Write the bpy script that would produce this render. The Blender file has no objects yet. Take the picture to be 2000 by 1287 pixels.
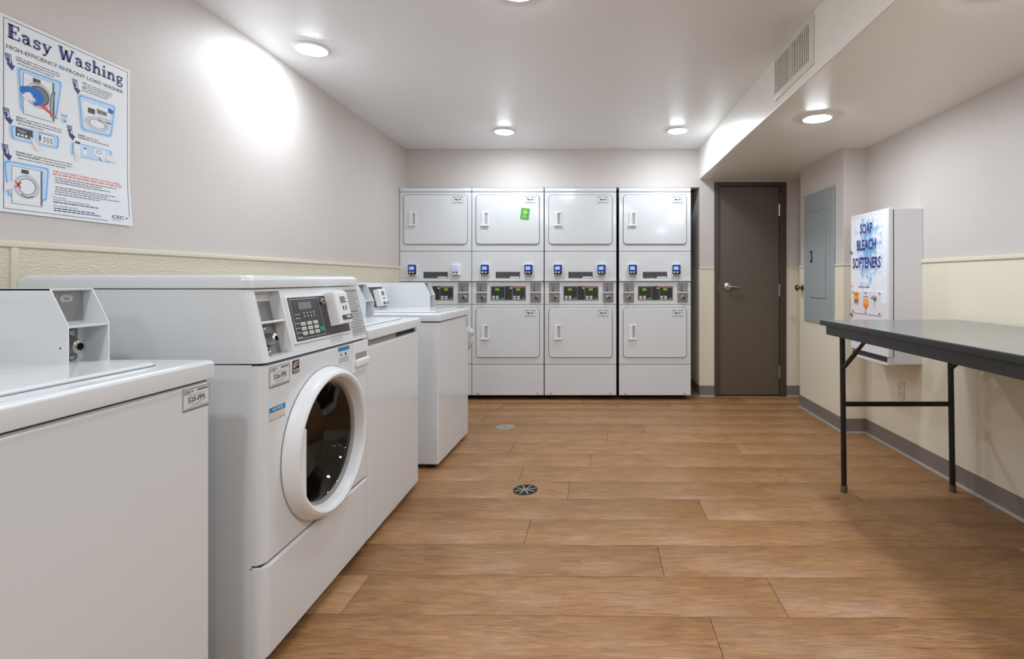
import bpy, bmesh, math, random
from mathutils import Matrix, Vector

random.seed(7)
scene = bpy.context.scene
COL = scene.collection

# ------------------------------------------------------------------ camera
cam_data = bpy.data.cameras.new('camera')
cam_data.sensor_width = 36.0
cam_data.lens = 18.0
cam_data.shift_x = -0.0765
cam_data.shift_y = -0.04925
cam_data.clip_start = 0.02
cam = bpy.data.objects.new('camera', cam_data)
cam.location = (0, 0, 1.139)
cam.rotation_euler = (math.radians(90), 0, 0)
COL.objects.link(cam)
scene.camera = cam

# ------------------------------------------------------------------ world and exposure
world = bpy.data.worlds.new('world')
world.use_nodes = True
world.node_tree.nodes['Background'].inputs[0].default_value = (0.8, 0.82, 0.85, 1)
world.node_tree.nodes['Background'].inputs[1].default_value = 0.05
scene.world = world
scene.view_settings.view_transform = 'Standard'
scene.view_settings.look = 'None'
scene.view_settings.gamma = 1.0
scene.view_settings.use_curve_mapping = False
scene.view_settings.exposure = 0.0
LAMP = 172.0          # emission strength of the downlight lenses

# room numbers (metres); camera at x = 0, y = 0
XL, XR = -1.795, 2.045
YB, YF = 4.975, -2.3
ZC = 2.405
XS, ZS = 1.06, 2.109          # soffit
YN = 5.62                     # niche back
ZN = 2.03                     # niche header
XC, YC0, YC1 = 1.88, 3.80, 4.587   # boxed-out column
ZR = 1.238                    # wainscot rail


# ------------------------------------------------------------------ materials
def srgb(r, g, b):
    def f(c):
        c /= 255.0
        return c / 12.92 if c <= 0.04045 else ((c + 0.055) / 1.055) ** 2.4
    return (f(r), f(g), f(b), 1.0)


MATS = {}


def mat(name, rgb, rough=0.5, metal=0.0, bump=0.0, bscale=200.0, var=0.0, vscale=3.0,
        coat=0.0, emit=0.0, stretch=None, spec=0.5):
    m = bpy.data.materials.new(name)
    m.use_nodes = True
    nt = m.node_tree
    b = nt.nodes['Principled BSDF']
    b.inputs['Base Color'].default_value = srgb(*rgb)
    b.inputs['Roughness'].default_value = rough
    b.inputs['Metallic'].default_value = metal
    b.inputs['Coat Weight'].default_value = coat
    b.inputs['Coat Roughness'].default_value = 0.08
    b.inputs['Specular IOR Level'].default_value = spec
    if emit:
        b.inputs['Emission Color'].default_value = srgb(*rgb)
        b.inputs['Emission Strength'].default_value = emit
    if bump or var:
        tc = nt.nodes.new('ShaderNodeTexCoord')
        src = tc.outputs['Object']
        if stretch:
            mp = nt.nodes.new('ShaderNodeMapping')
            mp.inputs['Scale'].default_value = stretch
            nt.links.new(src, mp.inputs['Vector'])
            src = mp.outputs['Vector']
    if bump:
        n = nt.nodes.new('ShaderNodeTexNoise')
        n.inputs['Scale'].default_value = bscale
        n.inputs['Detail'].default_value = 3
        nt.links.new(src, n.inputs['Vector'])
        bp = nt.nodes.new('ShaderNodeBump')
        bp.inputs['Strength'].default_value = bump
        bp.inputs['Distance'].default_value = 0.004
        nt.links.new(n.outputs['Fac'], bp.inputs['Height'])
        nt.links.new(bp.outputs['Normal'], b.inputs['Normal'])
    if var:
        n = nt.nodes.new('ShaderNodeTexNoise')
        n.inputs['Scale'].default_value = vscale
        n.inputs['Detail'].default_value = 4
        nt.links.new(src, n.inputs['Vector'])
        mx = nt.nodes.new('ShaderNodeMix')
        mx.data_type = 'RGBA'
        c = srgb(*rgb)
        mx.inputs['A'].default_value = tuple(x * (1 - var) for x in c[:3]) + (1,)
        mx.inputs['B'].default_value = tuple(min(1, x * (1 + var)) for x in c[:3]) + (1,)
        nt.links.new(n.outputs['Fac'], mx.inputs['Factor'])
        nt.links.new(mx.outputs['Result'], b.inputs['Base Color'])
    MATS[name] = m
    return m


mat('ceiling_paint', (248, 250, 252), 0.34, bump=0.25, bscale=120, spec=0.8)
mat('upper_wall_paint', (209, 201, 194), 0.55, bump=0.22, bscale=140, var=0.02)
mat('lower_wall_paint', (231, 222, 200), 0.5, bump=0.22, bscale=120, var=0.02)
mat('ribbed_wall_paint', (229, 220, 198), 0.5, bump=0.9, bscale=60, stretch=(1, 1, 3.2), var=0.02)
mat('rail_paint', (228, 219, 196), 0.4)
mat('soffit_paint', (248, 245, 236), 0.34, spec=0.8, bump=0.3, bscale=130, var=0.02)
mat('cove_base', (128, 118, 112), 0.45, var=0.06, vscale=8)
mat('cove_toe', (160, 154, 146), 0.5)
mat('enamel', (225, 228, 229), 0.22, coat=0.3, bump=0.015, bscale=300)
mat('enamel_dryer', (222, 225, 226), 0.15, coat=0.3, bump=0.012, bscale=40)
mat('white_plastic', (236, 237, 237), 0.35)
mat('grey_plastic', (150, 150, 148), 0.45)
mat('seam', (52, 52, 54), 0.7)
mat('black_plastic', (26, 26, 27), 0.35)
mat('dark_panel', (44, 44, 42), 0.3, coat=0.2)
mat('rubber', (30, 30, 30), 0.7)
mat('steel', (176, 174, 170), 0.28, metal=1.0)
mat('brushed_plate', (150, 150, 150), 0.42, metal=0.75, bump=0.1, bscale=400)
mat('dark_slot', (14, 14, 14), 0.8)
mat('lcd_grey', (120, 124, 118), 0.3)
mat('screen_blue', (26, 46, 120), 0.3, emit=0.3)
mat('screen_pale', (150, 180, 250), 0.3, emit=0.45)
mat('led_green', (120, 190, 36), 0.4, emit=0.3)
mat('led_orange', (190, 80, 40), 0.4)
mat('button_green', (18, 150, 105), 0.35)
mat('button_white', (214, 214, 210), 0.4)
mat('paper', (236, 238, 240), 0.45)
mat('sticker', (224, 225, 222), 0.4)
mat('sticker_grey', (182, 182, 180), 0.45)
mat('ink_black', (28, 26, 28), 0.5)
mat('ink_grey', (120, 122, 126), 0.5)
mat('ink_navy', (44, 60, 120), 0.5)
mat('ink_violet', (56, 50, 120), 0.45)
mat('ink_blue', (20, 106, 196), 0.5)
mat('ink_sky', (108, 172, 232), 0.5)
mat('ink_pale_blue', (196, 222, 246), 0.5)
mat('ink_red', (228, 66, 52), 0.5)
mat('ink_salmon', (236, 128, 108), 0.5)
mat('ink_skin', (240, 228, 228), 0.5)
mat('ink_silver', (196, 200, 204), 0.5)
mat('ink_charcoal', (70, 68, 68), 0.5)
mat('ink_maroon', (70, 32, 38), 0.5)
mat('ink_orange', (238, 120, 40), 0.45)
mat('ink_amber', (246, 178, 82), 0.45)
mat('label_blue', (40, 128, 190), 0.45)
mat('notice_green', (74, 168, 66), 0.45)
mat('notice_light', (150, 205, 70), 0.45)
mat('door_brown', (98, 87, 75), 0.42, bump=0.04, bscale=200, var=0.03)
mat('frame_brown', (74, 65, 54), 0.4)
mat('satin_chrome', (190, 186, 180), 0.3, metal=1.0)
mat('old_brass', (120, 104, 84), 0.35, metal=0.9)
mat('panel_grey', (158, 166, 166), 0.42, var=0.03)
mat('cabinet_white', (226, 224, 226), 0.32)
mat('acrylic', (228, 226, 230), 0.12)
mat('table_laminate', (120, 120, 116), 0.2, bump=0.05, bscale=500, var=0.03, vscale=40)
mat('table_edge', (44, 46, 46), 0.4, bump=0.1, bscale=90)
mat('leg_black', (22, 22, 23), 0.35)
mat('foot_cap', (96, 84, 74), 0.6)
mat('vent_paint', (226, 222, 212), 0.4)
mat('vent_louver', (232, 228, 216), 0.4)
mat('vent_dark', (60, 58, 52), 0.8)
mat('lamp_trim', (240, 240, 238), 0.4)
mat('subfloor', (60, 44, 32), 0.8)
mat('drain_iron', (44, 43, 42), 0.4, metal=0.5)
mat('drain_steel', (158, 154, 142), 0.5, metal=0.2)
mat('plastic_film', (206, 208, 208), 0.25)
mat('dark_alcove_top', (84, 78, 72), 0.7)
mat('drum_steel', (105, 98, 88), 0.3, metal=0.85)
mat('outlet_cream', (214, 204, 182), 0.4)


def lamp_material():
    m = bpy.data.materials.new('lamp_lens')
    m.use_nodes = True
    nt = m.node_tree
    nt.nodes.clear()
    o = nt.nodes.new('ShaderNodeOutputMaterial')
    e = nt.nodes.new('ShaderNodeEmission')
    e.inputs[0].default_value = (0.88, 0.96, 1.07, 1)
    e.inputs[1].default_value = LAMP
    nt.links.new(e.outputs[0], o.inputs[0])
    MATS['lamp_lens'] = m


def glass_material():
    m = bpy.data.materials.new('door_glass')
    m.use_nodes = True
    b = m.node_tree.nodes['Principled BSDF']
    b.inputs['Base Color'].default_value = (0.42, 0.36, 0.28, 1)
    b.inputs['Roughness'].default_value = 0.03
    b.inputs['Transmission Weight'].default_value = 1.0
    b.inputs['IOR'].default_value = 1.45
    MATS['door_glass'] = m


def wood_material():
    m = bpy.data.materials.new('oak_plank')
    m.use_nodes = True
    nt = m.node_tree
    N = nt.nodes.new
    L = nt.links.new
    b = nt.nodes['Principled BSDF']
    tc = N('ShaderNodeTexCoord')
    oi = N('ShaderNodeObjectInfo')
    mul = N('ShaderNodeMath'); mul.operation = 'MULTIPLY'; mul.inputs[1].default_value = 37.0
    L(oi.outputs['Random'], mul.inputs[0])
    comb = N('ShaderNodeCombineXYZ')
    L(mul.outputs[0], comb.inputs[0]); L(mul.outputs[0], comb.inputs[1]); L(mul.outputs[0], comb.inputs[2])
    add = N('ShaderNodeVectorMath'); add.operation = 'ADD'
    L(tc.outputs['Object'], add.inputs[0]); L(comb.outputs[0], add.inputs[1])
    # broad figure
    mp = N('ShaderNodeMapping'); mp.inputs['Scale'].default_value = (2.0, 9.0, 1.0)
    L(add.outputs[0], mp.inputs['Vector'])
    n1 = N('ShaderNodeTexNoise'); n1.inputs['Scale'].default_value = 2.2; n1.inputs['Detail'].default_value = 5
    n1.inputs['Distortion'].default_value = 1.4; n1.inputs['Roughness'].default_value = 0.62
    L(mp.outputs[0], n1.inputs['Vector'])
    # fine grain
    mp2 = N('ShaderNodeMapping'); mp2.inputs['Scale'].default_value = (7.0, 150.0, 1.0)
    L(add.outputs[0], mp2.inputs['Vector'])
    n2 = N('ShaderNodeTexNoise'); n2.inputs['Scale'].default_value = 2.0; n2.inputs['Detail'].default_value = 4
    L(mp2.outputs[0], n2.inputs['Vector'])
    # streaks (dark cathedral lines)
    mp3 = N('ShaderNodeMapping'); mp3.inputs['Scale'].default_value = (2.6, 52.0, 1.0)
    L(add.outputs[0], mp3.inputs['Vector'])
    n3 = N('ShaderNodeTexNoise'); n3.inputs['Scale'].default_value = 2.4; n3.inputs['Detail'].default_value = 6
    n3.inputs['Distortion'].default_value = 1.6
    L(mp3.outputs[0], n3.inputs['Vector'])
    r3 = N('ShaderNodeValToRGB')
    r3.color_ramp.elements[0].position = 0.30; r3.color_ramp.elements[0].color = (0.58, 0.53, 0.48, 1)
    r3.color_ramp.elements[1].position = 0.46; r3.color_ramp.elements[1].color = (1, 1, 1, 1)
    L(n3.outputs['Fac'], r3.inputs['Fac'])
    ramp = N('ShaderNodeValToRGB')
    e = ramp.color_ramp.elements
    e[0].position = 0.28; e[0].color = srgb(150, 108, 70)
    e[1].position = 0.72; e[1].color = srgb(182, 138, 93)
    mid = ramp.color_ramp.elements.new(0.5); mid.color = srgb(166, 122, 80)
    L(n1.outputs['Fac'], ramp.inputs['Fac'])
    g = N('ShaderNodeMapRange'); g.inputs['From Min'].default_value = 0.3; g.inputs['From Max'].default_value = 0.7
    g.inputs['To Min'].default_value = 0.76; g.inputs['To Max'].default_value = 1.13
    L(n2.outputs['Fac'], g.inputs['Value'])
    t = N('ShaderNodeMapRange'); t.inputs['To Min'].default_value = 0.90; t.inputs['To Max'].default_value = 1.08
    L(oi.outputs['Random'], t.inputs['Value'])
    m1 = N('ShaderNodeMath'); m1.operation = 'MULTIPLY'
    L(g.outputs[0], m1.inputs[0]); L(t.outputs[0], m1.inputs[1])
    sc = N('ShaderNodeVectorMath'); sc.operation = 'SCALE'
    L(ramp.outputs['Color'], sc.inputs[0]); L(m1.outputs[0], sc.inputs['Scale'])
    mm = N('ShaderNodeVectorMath'); mm.operation = 'MULTIPLY'
    L(sc.outputs[0], mm.inputs[0]); L(r3.outputs['Color'], mm.inputs[1])
    mx = N('ShaderNodeMix'); mx.data_type = 'RGBA'; mx.inputs['Factor'].default_value = 0.8
    L(sc.outputs[0], mx.inputs['A']); L(mm.outputs[0], mx.inputs['B'])
    L(mx.outputs['Result'], b.inputs['Base Color'])
    b.inputs['Roughness'].default_value = 0.38
    b.inputs['Specular IOR Level'].default_value = 0.36
    bp = N('ShaderNodeBump'); bp.inputs['Strength'].default_value = 0.12; bp.inputs['Distance'].default_value = 0.002
    L(n2.outputs['Fac'], bp.inputs['Height']); L(bp.outputs[0], b.inputs['Normal'])
    MATS['oak_plank'] = m


def splash_material():
    # watery blue print on the soap cabinet's white front
    m = bpy.data.materials.new('splash_print')
    m.use_nodes = True
    nt = m.node_tree
    N = nt.nodes.new
    L = nt.links.new
    b = nt.nodes['Principled BSDF']
    tc = N('ShaderNodeTexCoord')
    mp = N('ShaderNodeMapping')
    mp.inputs['Location'].default_value = (0, 0, -0.0)
    mp.inputs['Scale'].default_value = (5.2, 1, 3.1)
    L(tc.outputs['Object'], mp.inputs['Vector'])
    ln = N('ShaderNodeVectorMath'); ln.operation = 'LENGTH'
    L(mp.outputs[0], ln.inputs[0])
    n = N('ShaderNodeTexNoise'); n.inputs['Scale'].default_value = 22; n.inputs['Detail'].default_value = 6
    L(tc.outputs['Object'], n.inputs['Vector'])
    a = N('ShaderNodeMath'); a.operation = 'MULTIPLY_ADD'; a.inputs[1].default_value = 1.9; a.inputs[2].default_value = -0.75
    L(n.outputs['Fac'], a.inputs[0])
    s = N('ShaderNodeMath'); s.operation = 'SUBTRACT'
    L(a.outputs[0], s.inputs[0])
    h = N('ShaderNodeMath'); h.operation = 'MULTIPLY'; h.inputs[1].default_value = 0.75
    L(ln.outputs['Value'], h.inputs[0]); L(h.outputs[0], s.inputs[1])
    r = N('ShaderNodeValToRGB')
    r.color_ramp.elements[0].position = 0.0; r.color_ramp.elements[0].color = srgb(236, 238, 244)
    r.color_ramp.elements[1].position = 0.45; r.color_ramp.elements[1].color = srgb(128, 176, 216)
    e = r.color_ramp.elements.new(0.16); e.color = srgb(190, 216, 236)
    o = N('ShaderNodeMath'); o.operation = 'ADD'; o.inputs[1].default_value = 0.38
    L(s.outputs[0], o.inputs[0])
    L(o.outputs[0], r.inputs['Fac'])
    L(r.outputs['Color'], b.inputs['Base Color'])
    b.inputs['Roughness'].default_value = 0.3
    MATS['splash_print'] = m


lamp_material(); glass_material(); wood_material(); splash_material()


# ------------------------------------------------------------------ mesh builder
TEXT_CACHE = {}


def text_mesh(s, bold=0.0):
    key = (s, bold)
    if key in TEXT_CACHE:
        return TEXT_CACHE[key]
    cu = bpy.data.curves.new('lettering', 'FONT')
    cu.body = s
    cu.size = 1.0
    cu.resolution_u = 2
    cu.offset = bold
    ob = bpy.data.objects.new('lettering', cu)
    COL.objects.link(ob)
    dg = bpy.context.evaluated_depsgraph_get()
    me = bpy.data.meshes.new_from_object(ob.evaluated_get(dg))
    vs = [(v.co.x, v.co.y) for v in me.vertices]
    fs = [tuple(p.vertices) for p in me.polygons]
    bpy.data.objects.remove(ob)
    bpy.data.curves.remove(cu)
    bpy.data.meshes.remove(me)
    x0 = min(v[0] for v in vs); x1 = max(v[0] for v in vs)
    y0 = min(v[1] for v in vs); y1 = max(v[1] for v in vs)
    TEXT_CACHE[key] = (vs, fs, x0, x1, y0, y1)
    return TEXT_CACHE[key]


def rrect(x0, x1, z0, z1, r, n=5):
    r = max(1e-5, min(r, (x1 - x0) / 2 - 1e-6, (z1 - z0) / 2 - 1e-6))
    pts = []
    for cx, cz, a0 in ((x1 - r, z0 + r, -90), (x1 - r, z1 - r, 0), (x0 + r, z1 - r, 90), (x0 + r, z0 + r, 180)):
        for i in range(n + 1):
            a = math.radians(a0 + 90.0 * i / n)
            pts.append((cx + r * math.cos(a), cz + r * math.sin(a)))
    return pts


class MB:
    """Collects shapes; build() links them as ONE mesh object."""

    def __init__(self, default='enamel'):
        self.v = []; self.f = []; self.m = []
        self.mats = []
        self.default = default
        self.xf = Matrix.Identity(4)

    def mi(self, name):
        name = name or self.default
        if name not in self.mats:
            self.mats.append(name)
        return self.mats.index(name)

    def add(self, verts, faces, m=None):
        o = len(self.v)
        self.v += [tuple(self.xf @ Vector(v)) for v in verts]
        k = self.mi(m)
        for f in faces:
            self.f.append(tuple(i + o for i in f)); self.m.append(k)
        return self

    def box(self, x0, x1, y0, y1, z0, z1, m=None, bev=0.0, seg=2):
        bm = bmesh.new()
        bmesh.ops.create_cube(bm, size=1.0)
        for v in bm.verts:
            v.co = Vector((x0 + (v.co.x + .5) * (x1 - x0), y0 + (v.co.y + .5) * (y1 - y0), z0 + (v.co.z + .5) * (z1 - z0)))
        if bev:
            bev = min(bev, 0.49 * min(abs(x1 - x0), abs(y1 - y0), abs(z1 - z0)))
            bmesh.ops.bevel(bm, geom=bm.edges[:], offset=bev, segments=seg, affect='EDGES', profile=0.5)
        bm.verts.index_update()
        vs = [tuple(v.co) for v in bm.verts]
        fs = [tuple(v.index for v in f.verts) for f in bm.faces]
        bm.free()
        return self.add(vs, fs, m)

    def loft(self, rings, m=None, cap0=True, cap1=True, closed=True):
        n = len(rings[0])
        vs = [p for r in rings for p in r]
        fs = []
        for k in range(len(rings) - 1):
            for i in range(n if closed else n - 1):
                j = (i + 1) % n
                fs.append((k * n + i, k * n + j, (k + 1) * n + j, (k + 1) * n + i))
        if cap0: fs.append(tuple(reversed(range(n))))
        if cap1: fs.append(tuple(range((len(rings) - 1) * n, len(rings) * n)))
        return self.add(vs, fs, m)

    def prism(self, poly, axis, a, b, m=None):
        """poly in the plane normal to axis: x->(y,z)  y->(x,z)  z->(x,y)"""
        def P(p, t):
            return {'x': (t, p[0], p[1]), 'y': (p[0], t, p[1]), 'z': (p[0], p[1], t)}[axis]
        return self.loft([[P(p, a) for p in poly], [P(p, b) for p in poly]], m)

    def plate(self, x0, x1, z0, z1, r, yf, yb, bev=0.0, m=None, n=5):
        """rounded rectangle facing -y: front at yf, back at yb, front edge eased by bev"""
        o = rrect(x0, x1, z0, z1, r, n)
        if bev:
            i1 = rrect(x0 + bev * .3, x1 - bev * .3, z0 + bev * .3, z1 - bev * .3, max(r - bev * .3, 1e-4), n)
            i2 = rrect(x0 + bev, x1 - bev, z0 + bev, z1 - bev, max(r - bev, 1e-4), n)
            rings = [[(p[0], yb, p[1]) for p in o], [(p[0], yf + bev, p[1]) for p in o],
                     [(p[0], yf + bev * .3, p[1]) for p in i1], [(p[0], yf, p[1]) for p in i2]]
        else:
            rings = [[(p[0], yb, p[1]) for p in o], [(p[0], yf, p[1]) for p in o]]
        return self.loft([list(reversed(r_)) for r_ in rings], m)

    def flat(self, poly, y, m=None):
        """flat polygon facing -y (poly in x,z, anticlockwise)"""
        return self.add([(p[0], y, p[1]) for p in poly], [tuple(range(len(poly)))], m)

    def bar(self, x0, x1, z0, z1, y, m=None):
        return self.flat([(x0, z0), (x1, z0), (x1, z1), (x0, z1)], y, m)

    def outline(self, poly, w, y, m=None):
        """thin line along a closed polygon (inside offset towards its centre)"""
        n = len(poly)
        cx = sum(p[0] for p in poly) / n; cz = sum(p[1] for p in poly) / n
        mx = max(abs(p[0] - cx) for p in poly); mz = max(abs(p[1] - cz) for p in poly)
        inn = [(cx + (p[0] - cx) * (1 - w / mx), cz + (p[1] - cz) * (1 - w / mz)) for p in poly]
        vs = [(p[0], y, p[1]) for p in poly] + [(p[0], y, p[1]) for p in inn]
        fs = [(i, (i + 1) % n, n + (i + 1) % n, n + i) for i in range(n)]
        return self.add(vs, fs, m)

    def stroke(self, pts, w, y, m=None):
        """flat stroke of width w along a polyline in x,z facing -y"""
        L, R = [], []
        for i, p in enumerate(pts):
            a = pts[max(i - 1, 0)]; b = pts[min(i + 1, len(pts) - 1)]
            dx, dz = b[0] - a[0], b[1] - a[1]
            l = math.hypot(dx, dz) or 1
            wi = w[i] if isinstance(w, (list, tuple)) else w
            nx, nz = -dz / l * wi / 2, dx / l * wi / 2
            L.append((p[0] + nx, y, p[1] + nz)); R.append((p[0] - nx, y, p[1] - nz))
        n = len(pts)
        fs = [(i, n + i, n + i + 1, i + 1) for i in range(n - 1)]
        return self.add(L + R, fs, m)

    def disc(self, cx, cz, r, y, m=None, n=20, rz=None):
        rz = rz or r
        return self.flat([(cx + r * math.cos(2 * math.pi * i / n), cz + rz * math.sin(2 * math.pi * i / n)) for i in range(n)], y, m)

    def ringdisc(self, cx, cz, r0, r1, y, m=None, n=24, k=1.0):
        vs = []
        for r in (r1, r0):
            vs += [(cx + r * math.cos(2 * math.pi * i / n), y, cz + k * r * math.sin(2 * math.pi * i / n)) for i in range(n)]
        return self.add(vs, [(i, (i + 1) % n, n + (i + 1) % n, n + i) for i in range(n)], m)

    def lathe(self, prof, c, axis='-y', seg=24, m=None, cap0=False, cap1=False):
        """prof [(radius, out)] turned about an axis through c"""
        rings = []
        for r, h in prof:
            ring = []
            for i in range(seg):
                a = 2 * math.pi * i / seg
                u, w = r * math.cos(a), r * math.sin(a)
                if axis == '-y': ring.append((c[0] + u, c[1] - h, c[2] + w))
                elif axis == 'z': ring.append((c[0] + u, c[1] + w, c[2] + h))
                elif axis == '-z': ring.append((c[0] + u, c[1] - w, c[2] - h))
                elif axis == 'x': ring.append((c[0] + h, c[1] + u, c[2] + w))
            rings.append(ring)
        return self.loft(rings, m, cap0, cap1)

    def tube(self, pts, r, seg=10, m=None, flatk=1.0):
        pts = [Vector(p) for p in pts]
        rings = []
        up = None
        for i, p in enumerate(pts):
            d = (pts[min(i + 1, len(pts) - 1)] - pts[max(i - 1, 0)]).normalized()
            ref = Vector((0, 0, 1)) if abs(d.z) < 0.9 else Vector((1, 0, 0))
            if up is None: up = ref
            s = d.cross(up).normalized(); t = s.cross(d).normalized(); up = t
            rr = r[i] if isinstance(r, (list, tuple)) else r
            rings.append([tuple(p + s * rr * math.cos(2 * math.pi * k / seg) + t * rr * flatk * math.sin(2 * math.pi * k / seg)) for k in range(seg)])
        return self.loft(rings, m)

    def text(self, s, x, z, h, y, m=None, w=None, align='l', bold=0.0, slant=0.0, wk=1.0):
        """flat lettering facing -y; h = capital height, w = fitted width"""
        vs, fs, x0, x1, y0, y1 = text_mesh(s, bold)
        k = h / 0.70
        kx = (w / (x1 - x0)) if w else k * wk
        W = (x1 - x0) * kx
        ox = x - (W / 2 if align == 'c' else (W if align == 'r' else 0))
        return self.add([(ox + (v[0] - x0) * kx + slant * v[1] * k, y, z + v[1] * k) for v in vs], fs, m)

    def dashes(self, x0, x1, z, h, y, m=None, seed=1, dx=0.0):
        """a line of print too small to read: broken strokes of word length"""
        rnd = random.Random(seed)
        x = x0
        while x < x1 - h:
            w = min(h * rnd.uniform(1.8, 6.0), x1 - x)
            self.bar(x, x + w, z, z + h, y, m)
            x += w + h * 0.9
        return self

    def build(self, name, parent=None, loc=None, wn=True):
        me = bpy.data.meshes.new(name)
        me.from_pydata(self.v, [], self.f)
        for n in (self.mats or [self.default]):
            me.materials.append(MATS[n])
        me.polygons.foreach_set('material_index', self.m)
        bm = bmesh.new(); bm.from_mesh(me)
        if wn:
            bmesh.ops.recalc_face_normals(bm, faces=bm.faces[:])
        bm.to_mesh(me); bm.free()
        me.shade_smooth()
        me.set_sharp_from_angle(angle=math.radians(38))
        ob = bpy.data.objects.new(name, me)
        if parent is not None: ob.parent = parent
        if loc is not None: ob.location = loc
        COL.objects.link(ob)
        if wn:
            md = ob.modifiers.new('weighted_normal', 'WEIGHTED_NORMAL')
            md.keep_sharp = True
        return ob


def tag(o, label, cat, group=None):
    o['label'] = label; o['category'] = cat
    if group: o['group'] = group
    return o


def thing(name, label, cat, loc=(0, 0, 0), rz=0.0, group=None):
    o = bpy.data.objects.new(name, None)
    o.empty_display_size = 0.1
    o.location = loc; o.rotation_euler = (0, 0, math.radians(rz))
    COL.objects.link(o)
    return tag(o, label, cat, group)


def struct(o):
    o['kind'] = 'structure'
    return o


def copy_tree(o, parent=None):
    c = o.copy(); COL.objects.link(c)
    if parent is not None: c.parent = parent
    for ch in list(o.children):
        copy_tree(ch, c)
    return c


# ------------------------------------------------------------------ structure
def build_shell():
    T = 0.12
    # floor slab; planks are its children
    fl = MB('subfloor'); fl.box(XL - T, XR + T, YF - T, YN + T, -0.12, -0.005)
    floor = struct(fl.build('floor'))
    make_planks(floor)

    c = MB('ceiling_paint'); c.box(XL - T, XS + 0.02, YF - T, YB + T, ZC, ZC + T)
    struct(c.build('ceiling'))
    s = MB('soffit_paint'); s.box(XS, XR + T, YF - T, YB + 0.01, ZS, ZC + T, bev=0.008)
    struct(s.build('ceiling_soffit'))

    w = MB('upper_wall_paint'); w.box(XL - T, XL, YF - T, YN + T, 0, ZC + T)
    wl = struct(w.build('wall_left'))
    p = MB('ribbed_wall_paint'); p.box(XL, XL + 0.004, YF, YB, 0, ZR)
    p.build('wainscot_panel', wl)
    w = MB('upper_wall_paint'); w.box(XR, XR + T, YF - T, YB + T, 0, ZC)
    wr = struct(w.build('wall_right'))
    p = MB('lower_wall_paint')
    p.box(XR - 0.004, XR, YF, YC0, 0, ZR); p.box(XR - 0.004, XR, YC1, YB, 0, ZR)
    p.build('wainscot_panel', wr)

    # boxed-out column with the breaker panel
    w = MB('upper_wall_paint'); w.box(XC, XR + 0.01, YC0, YC1, 0, ZS + 0.01, bev=0.006)
    wc = struct(w.build('wall_column'))
    p = MB('lower_wall_paint')
    p.box(XC - 0.004, XC, YC0 - 0.004, YC1, 0, ZR); p.box(XC, XR - 0.004, YC0 - 0.004, YC0, 0, ZR)
    p.build('wainscot_panel', wc)

    # back wall: header above the dryers, door wall
    w = MB('upper_wall_paint')
    w.box(XL - 0.02, XS, YB, YB + T, ZN, ZC + 0.02)
    w.box(XS, 1.204, YB, YB + T, 0, ZS + 0.02)
    w.box(1.204, 1.90, YB, YB + T, 2.079, ZS + 0.02)
    w.box(1.90, XR + 0.02, YB, YB + T, 0, ZS + 0.02)
    wb = struct(w.build('wall_back'))
    p = MB('lower_wall_paint')
    p.box(XS, 1.204, YB - 0.004, YB, 0, ZR); p.box(1.90, XR, YB - 0.004, YB, 0, ZR)
    p.build('wainscot_panel', wb)
    # alcove behind the dryers
    w = MB('upper_wall_paint')
    w.box(XS, XS + 0.10, YB + T, YN + T, 0, ZN + 0.1)
    w.box(XL - 0.02, XS + 0.1, YN, YN + T, 0, ZN + 0.1)
    w.box(XL - 0.02, XS + 0.1, YB + T, YN, ZN, ZN + 0.1, 'dark_alcove_top')  # alcove top, coloured darker than the alcove walls
    struct(w.build('wall_alcove'))
    w = MB('upper_wall_paint'); w.box(XL - T, XR + T, YF - T, YF, 0, ZC)
    wf = struct(w.build('wall_front'))
    p = MB('lower_wall_paint'); p.box(XL, XR, YF, YF + 0.004, 0, ZR)
    p.build('wainscot_panel', wf)

    # rails on top of the wainscot
    def rail(name, *boxes):
        r = MB('rail_paint')
        for b_ in boxes: r.box(*b_, bev=0.003)
        struct(r.build(name))
    h = 0.020
    rail('trim_1', (XL, XL + 0.012, YF, YB + 0.2, ZR, ZR + h), (XL, XL + 0.011, 1.578, 1.600, 0.0, ZR))
    rail('trim_2', (XR - 0.012, XR, YF, YC0, ZR, ZR + h))
    rail('trim_3', (XC - 0.011, XC, YC0 - 0.011, YC1, ZR, ZR + h * .7), (XC, XR - 0.012, YC0 - 0.011, YC0, ZR, ZR + h * .7))
    rail('trim_4', (XS, 1.204, YB - 0.011, YB, ZR, ZR + h * .7), (1.90, XR - 0.012, YB - 0.011, YB, ZR, ZR + h * .7))

    # cove base: profile (out, height)
    def cove(name, runs):
        b_ = MB('cove_base')
        for (x0, y0, x1, y1, nx, ny) in runs:
            prof = [(0.0, 0.105), (0.004, 0.105), (0.004, 0.022), (0.008, 0.012)]
            toe = [(0.008, 0.012), (0.014, 0.004), (0.016, 0.0), (0.0, 0.0)]
            for pr, m_ in ((prof + [(0.0, 0.012)], 'cove_base'), (toe + [(0.0, 0.012)], 'cove_toe')):
                b_.loft([[(x + nx * o, y + ny * o, z) for o, z in pr] for x, y in ((x0, y0), (x1, y1))], m_)
        struct(b_.build(name))
    cove('baseboard_back', [(XS, YB - 0.004, 1.204, YB - 0.004, 0, -1), (1.90, YB - 0.004, XR, YB - 0.004, 0, -1)])
    cove('baseboard_right', [(XR - 0.004, YF, XR - 0.004, YC0, -1, 0)])
    cove('baseboard_column', [(XC - 0.004, YC0 - 0.018, XC - 0.004, YC1, -1, 0), (XC - 0.018, YC0 - 0.004, XR, YC0 - 0.004, 0, -1)])
    cove('baseboard_left', [(XL + 0.004, YF, XL + 0.004, YB, 1, 0)])
    cove('baseboard_alcove', [(XS, YB, XS, YN, -1, 0)])

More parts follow.
